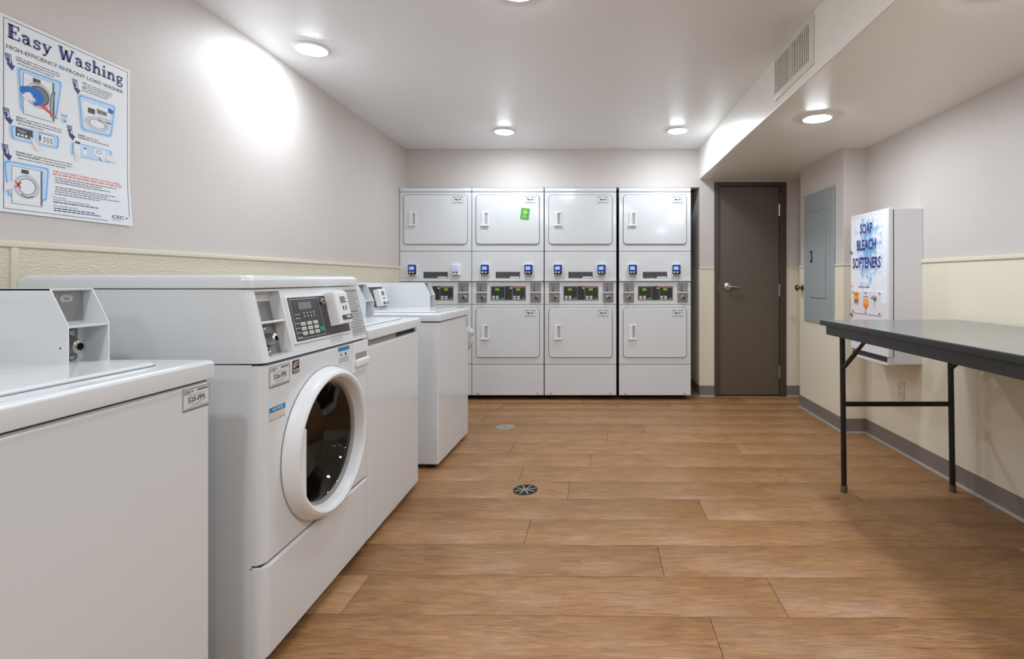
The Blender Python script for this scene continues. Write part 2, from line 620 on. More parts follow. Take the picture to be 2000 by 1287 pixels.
    # wall closing the niche side (the jamb at the end of the dryers)
    j = MB('lower_wall_paint'); j.box(XS - 0.003, XS, YB, YN, 0, ZR)
    j.build('wainscot_panel', wb)


def make_planks(floor):
    W, Ln, G = 0.2305, 1.52, 0.0018
    known = {0: .403, 1: .669, 2: .281, 3: -.291, 4: .547, 5: -.13, 6: -.42, 7: -.016, 8: -.55, 9: .10}
    ang = math.radians(0.7)
    ca, sa = math.cos(ang), math.sin(ang)
    px, py = 0.3, 1.728
    cache = {}
    rnd = random.Random(3)
    row0 = int(math.floor((YF - 1.498) / W)) - 1
    row1 = int(math.ceil((YN - 1.498) / W)) + 1
    for r in range(row0, row1):
        y0 = 1.498 + r * W
        j = known.get(r, rnd.uniform(-0.7, 0.8))
        x = j - Ln * math.ceil((j - (XL - .08)) / Ln)
        while x < XR + 0.08:
            a, b = max(x, XL - 0.08), min(x + Ln, XR + 0.08)
            x += Ln
            if b - a < 0.03: continue
            l = round(b - a, 3)
            cx, cy = (a + b) / 2, y0 + W / 2
            # lies wholly outside the room
            if cy < YF - .1 or cy > YN + .05: continue
            if l not in cache:
                mb = MB('oak_plank')
                hx, hy = l / 2 - G / 2, W / 2 - G / 2
                e = 0.0014
                ring = lambda k, z: [(-hx + k, -hy + k, z), (hx - k, -hy + k, z), (hx - k, hy - k, z), (-hx + k, hy - k, z)]
                mb.loft([ring(0, -0.005), ring(0, -0.0010), ring(e, 0.0)])
                ob = mb.build('plank', floor, wn=False)
                cache[l] = ob.data
            else:
                ob = bpy.data.objects.new('plank', cache[l]); ob.parent = floor; COL.objects.link(ob)
            dx, dy = cx - px, cy - py
            ob.location = (px + dx * ca + dy * sa, py - dx * sa + dy * ca, 0)
            ob.rotation_euler = (0, 0, -ang)


build_shell()


# ------------------------------------------------------------------ downlights
def downlight(x, y, z, label):
    t = thing('ceiling_downlight', label, 'ceiling light', (x, y, z), 0, 'recessed round downlights')
    r = MB('lamp_trim')
    r.lathe([(0.098, 0.0), (0.098, 0.004), (0.090, 0.010), (0.080, 0.011), (0.078, 0.008)], (0, 0, 0), '-z', 40)
    r.build('trim_ring', t)
    l = MB('lamp_lens')
    l.lathe([(0.079, 0.008), (0.073, 0.0125), (0.058, 0.0165), (0.038, 0.0185), (0.012, 0.0195)], (0, 0, 0), '-z', 40, cap1=True)
    l.build('lens', t)


downlight(-1.53, 2.81, ZC, 'round ceiling downlight nearest the left wall, lighting it brightly')
downlight(-0.737, 4.38, ZC, 'round ceiling downlight above the second dryer stack from the left')
downlight(0.74, 4.35, ZC, 'round ceiling downlight above the rightmost dryer stack')
downlight(-0.32, 2.235, ZC, 'round ceiling downlight cut off by the top edge of the photo')
downlight(1.36, 3.07, ZS, 'round downlight in the lowered soffit beside the air vent')
downlight(1.36, 1.655, ZS, 'round downlight in the lowered soffit above the black table')
for (x, y, nm) in ((-0.9, 0.2, 'left of the camera over the nearest washer'), (0.55, 0.6, 'just right of the camera position'),
                  (-0.9, -1.3, 'at the rear end of the left wall'), (0.55, -1.3, 'at the rear middle of the room')):
    downlight(x, y, ZC, 'added unseen round ceiling downlight, ' + nm)  # unseen lamps, added to light the near half of the room
downlight(1.41, -0.4, ZS, 'added unseen round soffit downlight behind the camera')  # one more unseen lamp, added to the soffit row


# ------------------------------------------------------------------ door
def build_door():
    d = bpy.data.objects.new('door_1', None); d.location = (1.552, YB, 0); COL.objects.link(d)
    struct(d)
    f = MB('frame_brown')
    x0, x1, zt = -0.348, 0.348, 2.079
    f.box(x0, x0 + 0.045, -0.016, 0.12, 0, zt, bev=0.003)
    f.box(x1 - 0.060, x1, -0.016, 0.12, 0, zt, bev=0.003)
    f.box(x0 + 0.045, x1 - 0.060, -0.016, 0.12, zt - 0.036, zt, bev=0.003)
    f.build('frame', d)
    l = MB('door_brown')
    l.box(x0 + 0.0485, x1 - 0.0635, 0.006, 0.050, 0.012, zt - 0.040, bev=0.002)
    leaf = l.build('leaf', d)
    s = MB('dark_slot'); s.box(x0 + 0.040, x1 - 0.05, 0.052, 0.056, 0.0, zt - 0.03); s.build('stop', d)
    for z in (1.81, 1.03, 0.235):
        h = MB('satin_chrome')
        h.box(x1 - 0.072, x1 - 0.056, -0.006, 0.02, z - 0.06, z + 0.06, bev=0.002)
        for k in range(5):
            zz = z - 0.06 + k * 0.024
            h.lathe([(0.0065, 0.001), (0.0065, 0.023)], (x1 - 0.064, -0.009, zz), 'z', 12, cap0=True, cap1=True)
        h.build('hinge', d)
    # lever handle
    hx, hz = -0.219, 1.066
    r = MB('satin_chrome')
    r.lathe([(0.042, 0.0), (0.042, 0.006), (0.036, 0.014), (0.020, 0.018), (0.013, 0.024), (0.013, 0.05)], (hx, 0.006, hz), '-y', 32, cap1=True)
    rose = r.build('lever_rose', d)
    v = MB('satin_chrome')
    v.tube([(hx, -0.042, hz), (hx + 0.02, -0.046, hz), (hx + 0.06, -0.044, hz - 0.001), (hx + 0.108, -0.040, hz - 0.002)], [0.014, 0.0135, 0.012, 0.010], 12)
    v.build('lever', d)
    st = MB('satin_chrome'); st.box(x0 + 0.046, x0 + 0.050, 0.0, 0.008, hz - 0.04, hz + 0.04); st.build('strike_plate', d)


build_door()


# ------------------------------------------------------------------ small shared parts
def fps_sticker(name, parent, x0, x1, z1, y, number=None):
    """asset sticker: CSC mark, number, barcode, hatch"""
    w = x1 - x0; h = w * 0.64; z0 = z1 - h
    s = MB('sticker')
    s.plate(x0, x1, z0, z1, w * .03, y - 0.0006, y)
    yy = y - 0.0009
    s.outline(rrect(x0 + w * .01, x1 - w * .01, z0 + h * .015, z1 - h * .015, w * .03), w * .014, yy, 'ink_black')
    if number:
        s.text('CSC', x0 + w * .06, z1 - h * .22, h * .12, yy, 'ink_black', w=w * .24, bold=0.02)
        s.disc(x0 + w * .345, z1 - h * .16, w * .018, yy, 'ink_black', 10, rz=w * .032)
        for i in range(14):
            s.bar(x0 + w * (.55 + i * .028), x0 + w * (.55 + i * .028 + .016), z1 - h * .19, z1 - h * .10, yy, 'ink_charcoal')
        s.dashes(x0 + w * .06, x0 + w * .30, z1 - h * .275, h * .02, yy, 'ink_grey', 2)
        s.dashes(x0 + w * .22, x0 + w * .8, z1 - h * .34, h * .022, yy, 'ink_grey', 3)
        s.text(number, x0 + w * .2, z1 - h * .62, h * .21, yy, 'ink_black', w=w * .63, bold=0.018)
        s.dashes(x0 + w * .22, x0 + w * .4, z1 - h * .68, h * .018, yy, 'ink_salmon', 4)
        s.dashes(x0 + w * .6, x0 + w * .8, z1 - h * .68, h * .018, yy, 'ink_grey', 5)
        s.dashes(x0 + w * .32, x0 + w * .68, z1 - h * .76, h * .03, yy, 'ink_grey', 6)
        s.dashes(x0 + w * .12, x0 + w * .9, z0 + h * .135, h * .018, yy, 'ink_grey', 7)
        for i in range(15):
            a = x0 + w * (.05 + i * .06)
            s.flat([(a, z0 + h * .03), (a + w * .03, z0 + h * .03), (a + w * .055, z0 + h * .11), (a + w * .03, z0 + h * .11)], yy, 'ink_black')
    else:
        s.dashes(x0 + w * .06, x0 + w * .36, z1 - h * .18, h * .09, yy, 'ink_grey', 2)
        s.dashes(x0 + w * .56, x0 + w * .94, z1 - h * .18, h * .09, yy, 'ink_grey', 3)
        s.dashes(x0 + w * .22, x0 + w * .8, z1 - h * .55, h * .17, yy, 'ink_charcoal', 4)
        s.dashes(x0 + w * .3, x0 + w * .7, z1 - h * .72, h * .05, yy, 'ink_grey', 6)
        s.bar(x0 + w * .05, x0 + w * .95, z0 + h * .05, z0 + h * .10, yy, 'ink_grey')
    return s.build(name, parent, wn=False)


def lock_cylinder(mb, x, y, z, r=0.018):
    mb.lathe([(r * 1.25, 0.0), (r * 1.25, 0.004), (r, 0.008), (r, 0.022), (r * .85, 0.026), (r * .5, 0.026)], (x, y, z), '-y', 20, 'steel')
    mb.lathe([(r * .5, 0.0255), (r * .35, 0.020)], (x, y, z), '-y', 14, 'dark_slot', cap1=True)


# ------------------------------------------------------------------ stacked dryers
DW = 0.676


def dryer_reader(parent, xc, zc, y, white=False):
    r = MB('white_plastic')
    w, h = (0.084, 0.112)
    r.plate(xc - w / 2, xc + w / 2, zc - h / 2, zc + h / 2, 0.014, y - 0.030, y, 0.006)
    ro = r.build('card_reader', parent)
    f = MB('white_plastic' if white else 'black_plastic')
    if white:
        f.plate(xc - .036, xc + .036, zc - .046, zc + .048, 0.010, y - 0.032, y - 0.029, 0.001)
    else:
        f.plate(xc - .038, xc + .038, zc - .040, zc + .052, 0.008, y - 0.033, y - 0.029, 0.001)
        f.bar(xc - .034, xc + .034, zc - .018, zc + .048, y - 0.0333, 'screen_blue')
    f.build('face_plate', ro)
    s = MB('screen_pale')
    s.plate(xc - .026, xc + .018, zc + .004, zc + .034, 0.003, y - 0.0345, y - 0.032)
    s.build('screen', ro)
    for k in (-1, 1):
        b = MB('ink_charcoal' if white else 'button_white')
        b.lathe([(0.009, 0.0), (0.009, 0.003), (0.007, 0.0045)], (xc - .006 + k * .014, y - 0.032, zc - .020), '-y', 14, cap1=True)
        b.build('button', ro)
    c = MB('steel')
    c.plate(xc - .030, xc + .030, zc - .050, zc - .040, 0.004, y - 0.036, y - 0.028)
    c.bar(xc - .02, xc + .02, zc - .0465, zc - .0435, y - 0.0363, 'dark_slot')
    c.build('card_slot', ro)


def dryer_handle(parent, x0, z0, z1, y):
    h = MB('white_plastic')
    x1 = x0 + 0.066
    h.plate(x0, x0 + 0.028, z0, z1, 0.006, y - 0.010, y, 0.004)
    h.plate(x0 + 0.056, x1, z0, z1, 0.004, y - 0.006, y, 0.002)
    h.plate(x0 + 0.02, x1, z1 - 0.012, z1, 0.004, y - 0.008, y, 0.002)
    h.plate(x0 - 0.006, x1 + 0.002, z0, z0 + 0.016, 0.004, y - 0.018, y, 0.004)
    h.plate(x0 + 0.024, x0 + 0.030, z0 + 0.012, z1 - 0.014, 0.002, y - 0.014, y, 0.002)
    h.bar(x0 + 0.028, x0 + 0.058, z0 + 0.014, z1 - 0.010, y - 0.0004, 'sticker_grey')
    return h.build('handle', parent)


def dryer_door(parent, z0, z1, hz0, hz1):
    x0, x1 = -DW / 2 + 0.041, DW / 2 - 0.042
    g = MB('seam')
    g.plate(x0 - 0.0035, x1 + 0.0035, z0 - 0.0035, z1 + 0.0035, 0.036, -0.0015, 0.004, n=6)
    d = MB('enamel_dryer')
    d.plate(x0, x1, z0, z1, 0.032, -0.012, 0.0, 0.008, n=6)
    do = d.build('door', parent)
    g.build('door_gap', do)
    dryer_handle(do, -DW / 2 + 0.094, hz0, hz1, -0.012)
    fps_sticker('asset_sticker', do, DW / 2 - 0.178, DW / 2 - 0.078, z1 - 0.016, -0.012)


def make_dryer(label, xc, white_right=False):
    t = thing('stacked_dryer', label, 'dryer', (xc, 4.81, 0), 0, 'four stacked tumble dryers in the alcove')
    h = DW / 2
    b = MB('enamel_dryer')
    b.box(-h + 0.002, h - 0.002, 0.03, 0.70, 0.045, 1.99)
    b.build('cabinet', t)
    sk = MB('seam'); sk.box(-h + 0.004, h - 0.004, 0.02, 0.032, 0.05, 1.985); sk.build('seam_backing', t)
    p = MB('enamel_dryer'); p.box(-h + .001, h - .001, -0.004, 0.05, 1.958, 1.997, bev=0.006, seg=3); p.build('top_trim', t)
    p = MB('enamel_dryer'); p.box(-h + .001, h - .001, 0.0, 0.03, 1.401, 1.955, bev=0.003); p.build('upper_front', t)
    dryer_door(t, 1.466, 1.930, 1.634, 1.769)
    # middle service panel
    p = MB('enamel_dryer'); p.box(-h + .001, h - .001, 0.0, 0.03, 1.142, 1.3975, bev=0.003)
    p.box(-h + .001, h - .001, -0.016, 0.03, 1.116, 1.141, bev=0.005, seg=3)
    p.build('service_panel', t)
    for x in (-h + .12, h - .12):
        sc = MB('steel')
        sc.lathe([(0.004, 0), (0.003, 0.002)], (x, -0.016, 1.128), '-y', 10, cap1=True)
        sc.build('screw', t)
    dryer_reader(t, -h + 0.128, 1.222, 0.0)
    dryer_reader(t, -h + 0.535, 1.222, 0.0, white_right)
    s = MB('ink_charcoal')
    s.plate(-h + .2245, -h + .452, 1.147, 1.207, 0.002, -0.001, 0.0)
    for i, (a, c) in enumerate(((.24, .44), (.24, .30), (.35, .44), (.24, .36), (.24, .33))):
        s.dashes(-h + a, -h + c, 1.199 - i * .0115, .0025, -0.0014, 'ink_grey', 11 + i)
    s.flat([(-h + .355, 1.149), (-h + .445, 1.149), (-h + .445, 1.163), (-h + .36, 1.163)], -0.0015, 'sticker')
    s.build('instruction_strip', t, wn=False)
    # control fascia
    p = MB('enamel_dryer'); p.box(-h + .001, h - .001, 0.004, 0.03, 0.901, 1.112, bev=0.003)
    p.build('control_fascia', t)
    for k, x0 in enumerate((-h + .043, -h + .549)):
        c = MB('brushed_plate')
        x1 = x0 + 0.098
        c.plate(x0, x1, 1.018, 1.105, 0.004, -0.001, 0.004, 0.001)
        c.plate(x0, x1, 0.918, 1.008, 0.004, -0.001, 0.004, 0.001)
        c.bar(x0 + .034, x0 + .040, 1.030, 1.072, -0.0013, 'dark_slot')
        c.bar(x0 + .028, x0 + .052, 1.026, 1.031, -0.0013, 'dark_slot')
        c.dashes(x0 + .03, x0 + .05, 1.085, .004, -0.0013, 'ink_charcoal', 3)
        co = c.build('coin_slide', t)
        s = MB('enamel_dryer'); s.box(x0 - .006, x1 + .006, -0.016, 0.006, 1.008, 1.018, bev=0.002); s.build('coin_shelf', co)
        l = MB('brushed_plate')
        lock_cylinder(l, x0 + 0.056, -0.001, 0.962, 0.021)
        for (a, cc) in ((.016, .93), (.084, .93), (.016, .995), (.084, .995)):
            l.lathe([(0.006, 0), (0.004, 0.003)], (x0 + a, -0.001, cc), '-y', 10, 'steel', cap1=True)
        l.build('coin_lock', co)
    d = MB('dark_panel')
    x0, x1 = -h + .177, -h + .507
    d.plate(x0 - .004, x1 + .004, .938, 1.077, 0.003, 0.000, 0.006, 0.001, 'white_plastic')
    d.plate(x0, x1, .942, 1.073, 0.002, -0.001, 0.003)
    do = d.build('display', t)
    for (a, b_) in ((x0 + .004, x0 + .132), (x0 + .202, x1 - .004)):
        e = MB('ink_silver')
        e.outline([(a, .947), (b_, .947), (b_, 1.068), (a, 1.068)], .0018, -0.0013)
        for i in range(2):
            for j in range(2):
                xx = a + .010 + i * .036; zz = .950 + j * .018
                e.plate(xx, xx + .026, zz, zz + .013, .003, -0.003, -0.001, 0, 'button_white')
        e.plate(a + .090, b_ - .006, .950, .966, .003, -0.003, -0.001, 0, 'button_green')
        e.build('keypad', do, wn=False)
        g = MB('led_green')
        cx = (a + b_) / 2 - .006
        g.bar(cx - .020, cx + .020, 1.031, 1.034, -0.0015)
        for i in range(3):
            xx = cx - .018 + i * .013
            g.bar(xx, xx + .009, 1.037, 1.048, -0.0015)
        g.bar(cx - .018, cx + .018, 1.050, 1.053, -0.0015)
        g.build('readout', do, wn=False)
    o = MB('led_orange'); o.bar(x0 + .206, x1 - .008, 1.057, 1.066, -0.0016); o.build('printed_band', do, wn=False)
    k = MB('button_white')
    k.lathe([(0.009, 0), (0.008, 0.003)], (x0 + .188, -0.001, 1.054), '-y', 14, cap1=True)
    k.build('indicator', do)
    # lower dryer
    p = MB('enamel_dryer'); p.box(-h + .001, h - .001, 0.0, 0.03, 0.339, 0.8975, bev=0.003); p.build('lower_front', t)
    dryer_door(t, 0.4015, 0.867, 0.570, 0.711)
    p = MB('enamel_dryer'); p.box(-h + .001, h - .001, 0.0, 0.03, 0.048, 0.335, bev=0.003)
    for x in (-h + .06, h - .06):
        p.lathe([(0.006, 0), (0.005, 0.003)], (x, 0.0, 0.062), '-y', 10, 'seam', cap1=True)
    p.build('toe_panel', t)
    for sx in (-1, 1):
        for yy in (0.08, 0.62):
            f = MB('rubber')
            f.lathe([(0.03, 0.0), (0.03, 0.015), (0.012, 0.02), (0.012, 0.05)], (sx * (h - .07), yy, 0), 'z', 16, cap0=True)
            f.build('foot', t)
    return t


make_dryer('leftmost white stacked dryer, mostly hidden below by the washers', -1.4535, True)
make_dryer('white stacked dryer with the green sticker on its upper door', -0.775)
make_dryer('third white stacked dryer from the left wall, without stickers but asset tags', -0.0925)
make_dryer('rightmost white stacked dryer, next to the brown door', 0.607)

# green notice stuck on the second dryer
n = MB('notice_green')
n.plate(-0.040, 0.040, 0.0, 0.108, 0.003, -0.0012, 0.0)
n.disc(0.0, 0.070, 0.020, -0.0015, 'notice_light')
n.ringdisc(0.0, 0.070, 0.020, 0.023, -0.0016, 'notice_light')
n.stroke([(-0.008, 0.07), (-0.002, 0.064), (0.010, 0.078)], 0.004, -0.0017, 'paper')
n.dashes(-0.022, 0.022, 0.030, 0.006, -0.0015, 'paper', 2)
n.dashes(-0.028, 0.028, 0.014, 0.004, -0.0015, 'notice_light', 5)
gn = n.build('door_notice', wn=False)
gn.location = (-0.618, 4.81 - 0.0122, 1.695)
gn.rotation_euler = (0, math.radians(6), 0)
tag(gn, 'small tilted green sticker on an upper dryer door', 'sticker')


# ------------------------------------------------------------------ top-loading washers
def make_top_loader(label, x, y, rz, number=None, gap=0.004, dz=0.0):
    t = thing('top_load_washer', label, 'washer', (x, y, 0), rz, 'white coin-operated top-loading washers')
    h = 0.325
    zt = 0.884 + dz
    b = MB('enamel')
    b.box(-h, h, 0.0, 0.665, 0.024, zt - gap, bev=0.012, seg=3)
    b.build('cabinet', t)
    if gap > 0.01:
        g = MB('seam'); g.box(-h + .02, h - .02, 0.018, 0.64, zt - gap - .01, zt + .01); g.build('gap_backing', t)
        g = MB('steel'); g.box(h - .05, h - .018, 0.006, 0.03, zt - gap - .004, zt + .004, bev=.002); g.build('hinge_bracket', t)
        g = MB('grey_plastic'); g.box(-h + .02, 0.02, 0.010, 0.03, zt - gap - .004, zt + .002, bev=.002); g.build('seal_strip', t)
    else:
        g = MB('seam'); g.box(-h + .006, h - .006, 0.006, 0.655, zt - gap - .004, zt + .006); g.build('gap_backing', t)
    # deck: a pressed top with soft edges, lid let in
    d = MB('enamel')
    z0, z1 = zt + .001, 0.932 + dz
    rings = []
    for (o, z) in ((-0.004, z0), (-0.006, z0 + .003), (-0.006, z1 - .010), (-0.003, z1 - .004), (0.003, z1 - .0008), (0.012, z1)):
        rings.append([(p[0], p[1], z) for p in rrect(-h + o, h - o, -0.006 + o, 0.675 - o, max(.012 - max(o, 0) * .3, .004), 4)])
    d.loft(rings)
    d.build('deck', t)
    l = MB('seam')
    l.loft([[(p[0], p[1], z) for p in rrect(-.245, .245, .055, .475, .035, 5)] for z in (z1 - .002, z1 + .0006)])
    lid = MB('enamel')
    rr = []
    for (o, z) in ((0, z1), (0, z1 + .004), (.004, z1 + .008), (.03, z1 + .009)):
        rr.append([(p[0], p[1], z) for p in rrect(-.242 + o, .242 - o, .058 + o, .472 - o, .03, 5)])
    lid.loft(rr)
    lo = lid.build('lid', t)
    l.build('lid_gap', lo)
    # console behind the deck
    zc = z1 - .001
    c = MB('enamel')
    prof = [(0.530, zc), (0.578, 1.108 + dz), (0.59, 1.115 + dz), (0.668, 1.115 + dz), (0.672, 1.105 + dz), (0.672, zc)]
    c.prism(prof, 'x', -h + .004, 0.194)
    c.build('console', t)
    xf = Matrix.Translation((0, 0.530, zc)) @ Matrix.Rotation(-math.atan2(.048, 1.108 + dz - zc), 4, 'X')
    f = MB('white_plastic'); f.xf = xf
    f.plate(-.20, .17, .012, .165, .006, -.004, .002, .002)
    f.plate(-.193, .163, .018, .159, .004, -.006, -.003, .001, 'dark_panel')
    fo = f.build('control_panel', t)
    k = MB('button_white'); k.xf = xf
    for i in range(3):
        for j in range(2):
            k.plate(-.16 + i * .035, -.135 + i * .035, .03 + j * .03, .048 + j * .03, .003, -.009, -.005, .001)
    k.build('keys', fo)
    k = MB('lcd_grey'); k.xf = xf; k.plate(-.16, -.07, .105, .138, .003, -.0075, -.005); k.build('lcd', fo)
    r = MB('white_plastic'); r.xf = xf
    r.box(.01, .105, -.050, -.004, .02, .135, bev=.006, seg=3)
    ro = r.build('card_reader', t)
    s = MB('lcd_grey'); s.xf = xf
    s.plate(.032, .072, .088, .118, .002, -.0515, -.049)
    for i in range(2):
        s.plate(.040 + i * .022, .048 + i * .022, .062, .076, .001, -.0515, -.049, 0, 'ink_charcoal')
    s.plate(.025, .095, .028, .044, .003, -.0530, -.049, 0, 'ink_charcoal')
    s.plate(.05, .08, .032, .040, .002, -.0540, -.052, 0, 'white_plastic')
    s.build('reader_face', ro)
    # coin box at the right end
    xa, xb = 0.194, 0.298
    side = [(0.235, zc), (0.235, 1.030 + dz), (0.277, 1.116 + dz), (0.672, 1.116 + dz), (0.672, zc)]
    cb = MB('enamel')
    tt = .0035
    cb.prism(side, 'x', xa, xa + tt)
    cb.prism(side, 'x', xb - tt, xb)
    cb.box(xa, xb, 0.277, 0.672, 1.1125 + dz, 1.1165 + dz)
    cb.box(xa + .001, xb - .001, 0.236, 0.672, zc, zc + .004)
    cb.box(xa + .001, xb - .001, 0.236, 0.297, 1.024 + dz, 1.030 + dz)
    cb.box(xa + .001, xb - .001, 0.297, 0.672, zc, 1.113 + dz)
    co = cb.build('coin_box', t)
    pl = MB('brushed_plate')
    pl.plate(xa + .010, xb - .008, 1.036 + dz, 1.108 + dz, .003, .293, .298, .001)
    pl.plate(xa + .022, xa + .028, 1.062 + dz, 1.100 + dz, .002, .2922, .294, 0, 'dark_slot')
    pl.plate(xa + .038, xa + .068, 1.084 + dz, 1.100 + dz, .007, .2920, .294, 0, 'sticker_grey')
    pl.text('25¢', xa + .053, 1.0885 + dz, .007, .2917, 'ink_black', align='c')
    pl.build('coin_slot_plate', co)
    lk = MB('brushed_plate')
    lk.plate(xa + .008, xb - .022, zc + .008, 1.020 + dz, .008, .293, .298, .001)
    lk.lathe([(0.026, 0.0), (0.024, 0.010), (0.019, 0.018), (0.017, 0.030), (0.013, 0.032), (0.009, 0.032)], (xa + .056, .293, zc + .044), '-y', 24, 'steel')
    lk.lathe([(0.0095, 0.0318), (0.007, 0.024)], (xa + .056, .293, zc + .044), '-y', 16, 'dark_slot', cap1=True)
    for (a, z) in ((.066, .076), (.066, .016)):
        lk.lathe([(0.008, 0), (0.008, 0.004), (0.004, 0.006)], (xa + a, .293, zc + z), '-y', 12, 'steel', cap1=True)
    lk.build('coin_lock', co)
    for sx in (-1, 1):
        for yy in (0.06, 0.60):
            f = MB('rubber'); f.lathe([(0.022, 0.0), (0.022, 0.012), (0.010, 0.016), (0.010, 0.03)], (sx * (h - .05), yy, 0), 'z', 14, cap0=True)
            f.build('foot', t)
    if number:
        fps_sticker('asset_sticker', t, h - .092, h - .005, zt - .012, -0.0002, number)
    elif gap < 0.01:
        s = MB('sticker')
        s.plate(h - .075, h - .012, zt - .095, zt - .015, .002, -.0006, .0002)
        for i in range(4):
            s.dashes(h - .07, h - .018, zt - .032 - i * .018, .006, -.0009, 'ink_grey', 20 + i)
        s.build('rating_sticker', t, wn=False)
    return t


w1 = make_top_loader('nearest top-loading washer at lower left, tagged 525-FPS', -0.98, 0.996, 90, '525-FPS')
w3 = make_top_loader('top-loading washer with a raised top, right behind the front loader', -0.945, 2.494, 90, gap=0.026, dz=-0.004)
w4 = make_top_loader('farthest top-loading washer, standing apart before the dryers', -0.897, 3.390, 87.9)
for w_ in (w1,):
    s = MB('ink_charcoal'); s.xf = Matrix.Rotation(math.radians(90), 4, 'Z')
    s.lathe([(0.0025, 0.0), (0.0015, 0.001)], (0, 0, 0), '-y', 8, cap1=True)
    so = s.build('screw_head', w_); so.location = (0.1938, 0.252, 0.978)
    so.rotation_euler = (0, 0, math.radians(180))


# ------------------------------------------------------------------ front-loading washer
def make_front_loader():
    t = thing('front_load_washer', 'tall front-loading washer with a round glass door, tagged 526-FPS', 'washer', (-0.93, 1.805, 0), 90)
    h = 0.345
    RC, ZD, DX = 0.226, 0.574, -0.010
    # cabinet shell, open at the front
    b = MB('enamel')
    y0, y1, z0, z1 = 0.036, 0.71, 0.04, 0.893
    b.add([(-h, y0, z0), (h, y0, z0), (h, y1, z0), (-h, y1, z0), (-h, y0, z1), (h, y0, z1), (h, y1, z1), (-h, y1, z1)],
          [(0, 1, 2, 3), (4, 5, 6, 7), (0, 3, 7, 4), (1, 2, 6, 5), (2, 3, 7, 6)])
    b.build('cabinet', t)
    u = MB('enamel'); u.box(-h, h, 0.078, 0.71, 0.896, 1.110, bev=.002); u.build('upper_cabinet', t)
    tp = MB('enamel')
    rings = []
    for (o, z) in ((0.002, 1.111), (-0.004, 1.113), (-0.005, 1.135), (0.0, 1.144), (0.010, 1.150), (0.03, 1.151)):
        rings.append([(p[0], p[1], z) for p in rrect(-h + o, h - o, 0.046 + o, 0.715 - o, .03, 5)])
    tp.loft(rings); tp.build('top_panel', t)
    # front panel with the door opening
    f = MB('enamel')
    pz0, pz1 = 0.320, 0.890
    e = 0.030
    n = 72
    circ, rect = [], []
    angs = [2 * math.pi * i / n + math.pi / n for i in range(n)]
    for cxx in (h - e - DX, -(h - e) - DX):
        for czz in (pz1 - .006 - ZD, pz0 + .006 - ZD):
            ca_ = math.atan2(czz, cxx) % (2 * math.pi)
            angs[min(range(n), key=lambda q: abs(angs[q] - ca_))] = ca_
    for i in range(n):
        a = angs[i]
        ux, uz = math.cos(a), math.sin(a)
        circ.append((RC * ux + DX, RC * uz + ZD))
        k = 1e9
        hx = h - e
        if ux > 1e-6: k = min(k, (hx - DX) / ux)
        if ux < -1e-6: k = min(k, (hx + DX) / -ux)
        if uz > 1e-6: k = min(k, (pz1 - .006 - ZD) / uz)
        if uz < -1e-6: k = min(k, (pz0 + .006 - ZD) / uz)
        rect.append((k * ux + DX, k * uz + ZD))
    def grow(p, o, oz):
        x = p[0]; z = p[1]
        if abs(abs(x) - (h - e)) < 1e-5: x = math.copysign(h - e + o, x)
        elif abs(z - (pz1 - .006)) < 1e-5 or abs(z - (pz0 + .006)) < 1e-5: x = x * (h - e + o) / (h - e)
        if abs(z - (pz1 - .006)) < 1e-5: z = pz1 - .006 + oz
        elif abs(z - (pz0 + .006)) < 1e-5: z = pz0 + .006 - oz
        else: z = ZD + (z - ZD) * (1 + oz / .27)
        return x, z
    f.loft([[(p[0], 0.035, p[1]) for p in circ], [(p[0], 0.0, p[1]) for p in circ], [(p[0], 0.0, p[1]) for p in rect],
            [(*[(q[0], 0.002, q[1]) for q in [grow(p, e * .45, .002)]][0],) for p in rect],
            [(*[(q[0], 0.010, q[1]) for q in [grow(p, e * .82, .004)]][0],) for p in rect],
            [(*[(q[0], 0.022, q[1]) for q in [grow(p, e, .006)]][0],) for p in rect],
            [(*[(q[0], 0.036, q[1]) for q in [grow(p, e, .006)]][0],) for p in rect]], cap0=False, cap1=False)
    f.build('front_panel', t)
    # toe panel
    k = MB('enamel')
    pl = [(-h, .036), (-h, .022), (-h + .006, .010), (-h + .016, .002), (-h + .03, 0), (h - .03, 0), (h - .016, .002), (h - .006, .010), (h, .022), (h, .036)]
    k.loft([[(p[0], p[1] + .004, .045) for p in pl], [(p[0], p[1], .052) for p in pl], [(p[0], p[1], .306) for p in pl], [(p[0], p[1] + .006, .313) for p in pl]])
    k.build('toe_panel', t)
    g = MB('seam'); g.box(-h + .006, h - .006, .014, .034, .300, .330); g.build('seam_backing', t)
    g = MB('seam'); g.box(-h + .01, h - .01, .02, .05, .888, .90); g.build('seam_backing', t)
    # drum and gasket
    d = MB('drum_steel')
    d.lathe([(0.235, -0.09), (0.250, -0.10), (0.250, -0.44), (0.20, -0.46), (0.03, -0.465)], (DX, 0, ZD), '-y', 40, cap1=True)
    dr = d.build('drum', t, wn=False)
    for a in (20, 140, 260):
        ra = math.radians(a)
        bf = MB('drum_steel')
        ux, uz = math.cos(ra), math.sin(ra)
        px, pz = -uz, ux
        ringf = lambda yy, s: [(DX + 0.25 * ux + px * .035 * s, yy, ZD + 0.25 * uz + pz * .035 * s), (DX + 0.20 * ux + px * .008, yy, ZD + 0.20 * uz + pz * .008),
                               (DX + 0.20 * ux - px * .008, yy, ZD + 0.20 * uz - pz * .008), (DX + 0.25 * ux - px * .035 * s, yy, ZD + 0.25 * uz - pz * .035 * s)]
        bf.loft([ringf(.13, 1), ringf(.43, 1)]); bf.build('baffle', dr)
    gk = MB('rubber')
    gk.lathe([(0.227, -0.005), (0.212, -0.02), (0.214, -0.05), (0.226, -0.07), (0.242, -0.09)], (DX, 0, ZD), '-y', 48)
    gk.build('gasket', t)
    # door ring
    r = MB('white_plastic')
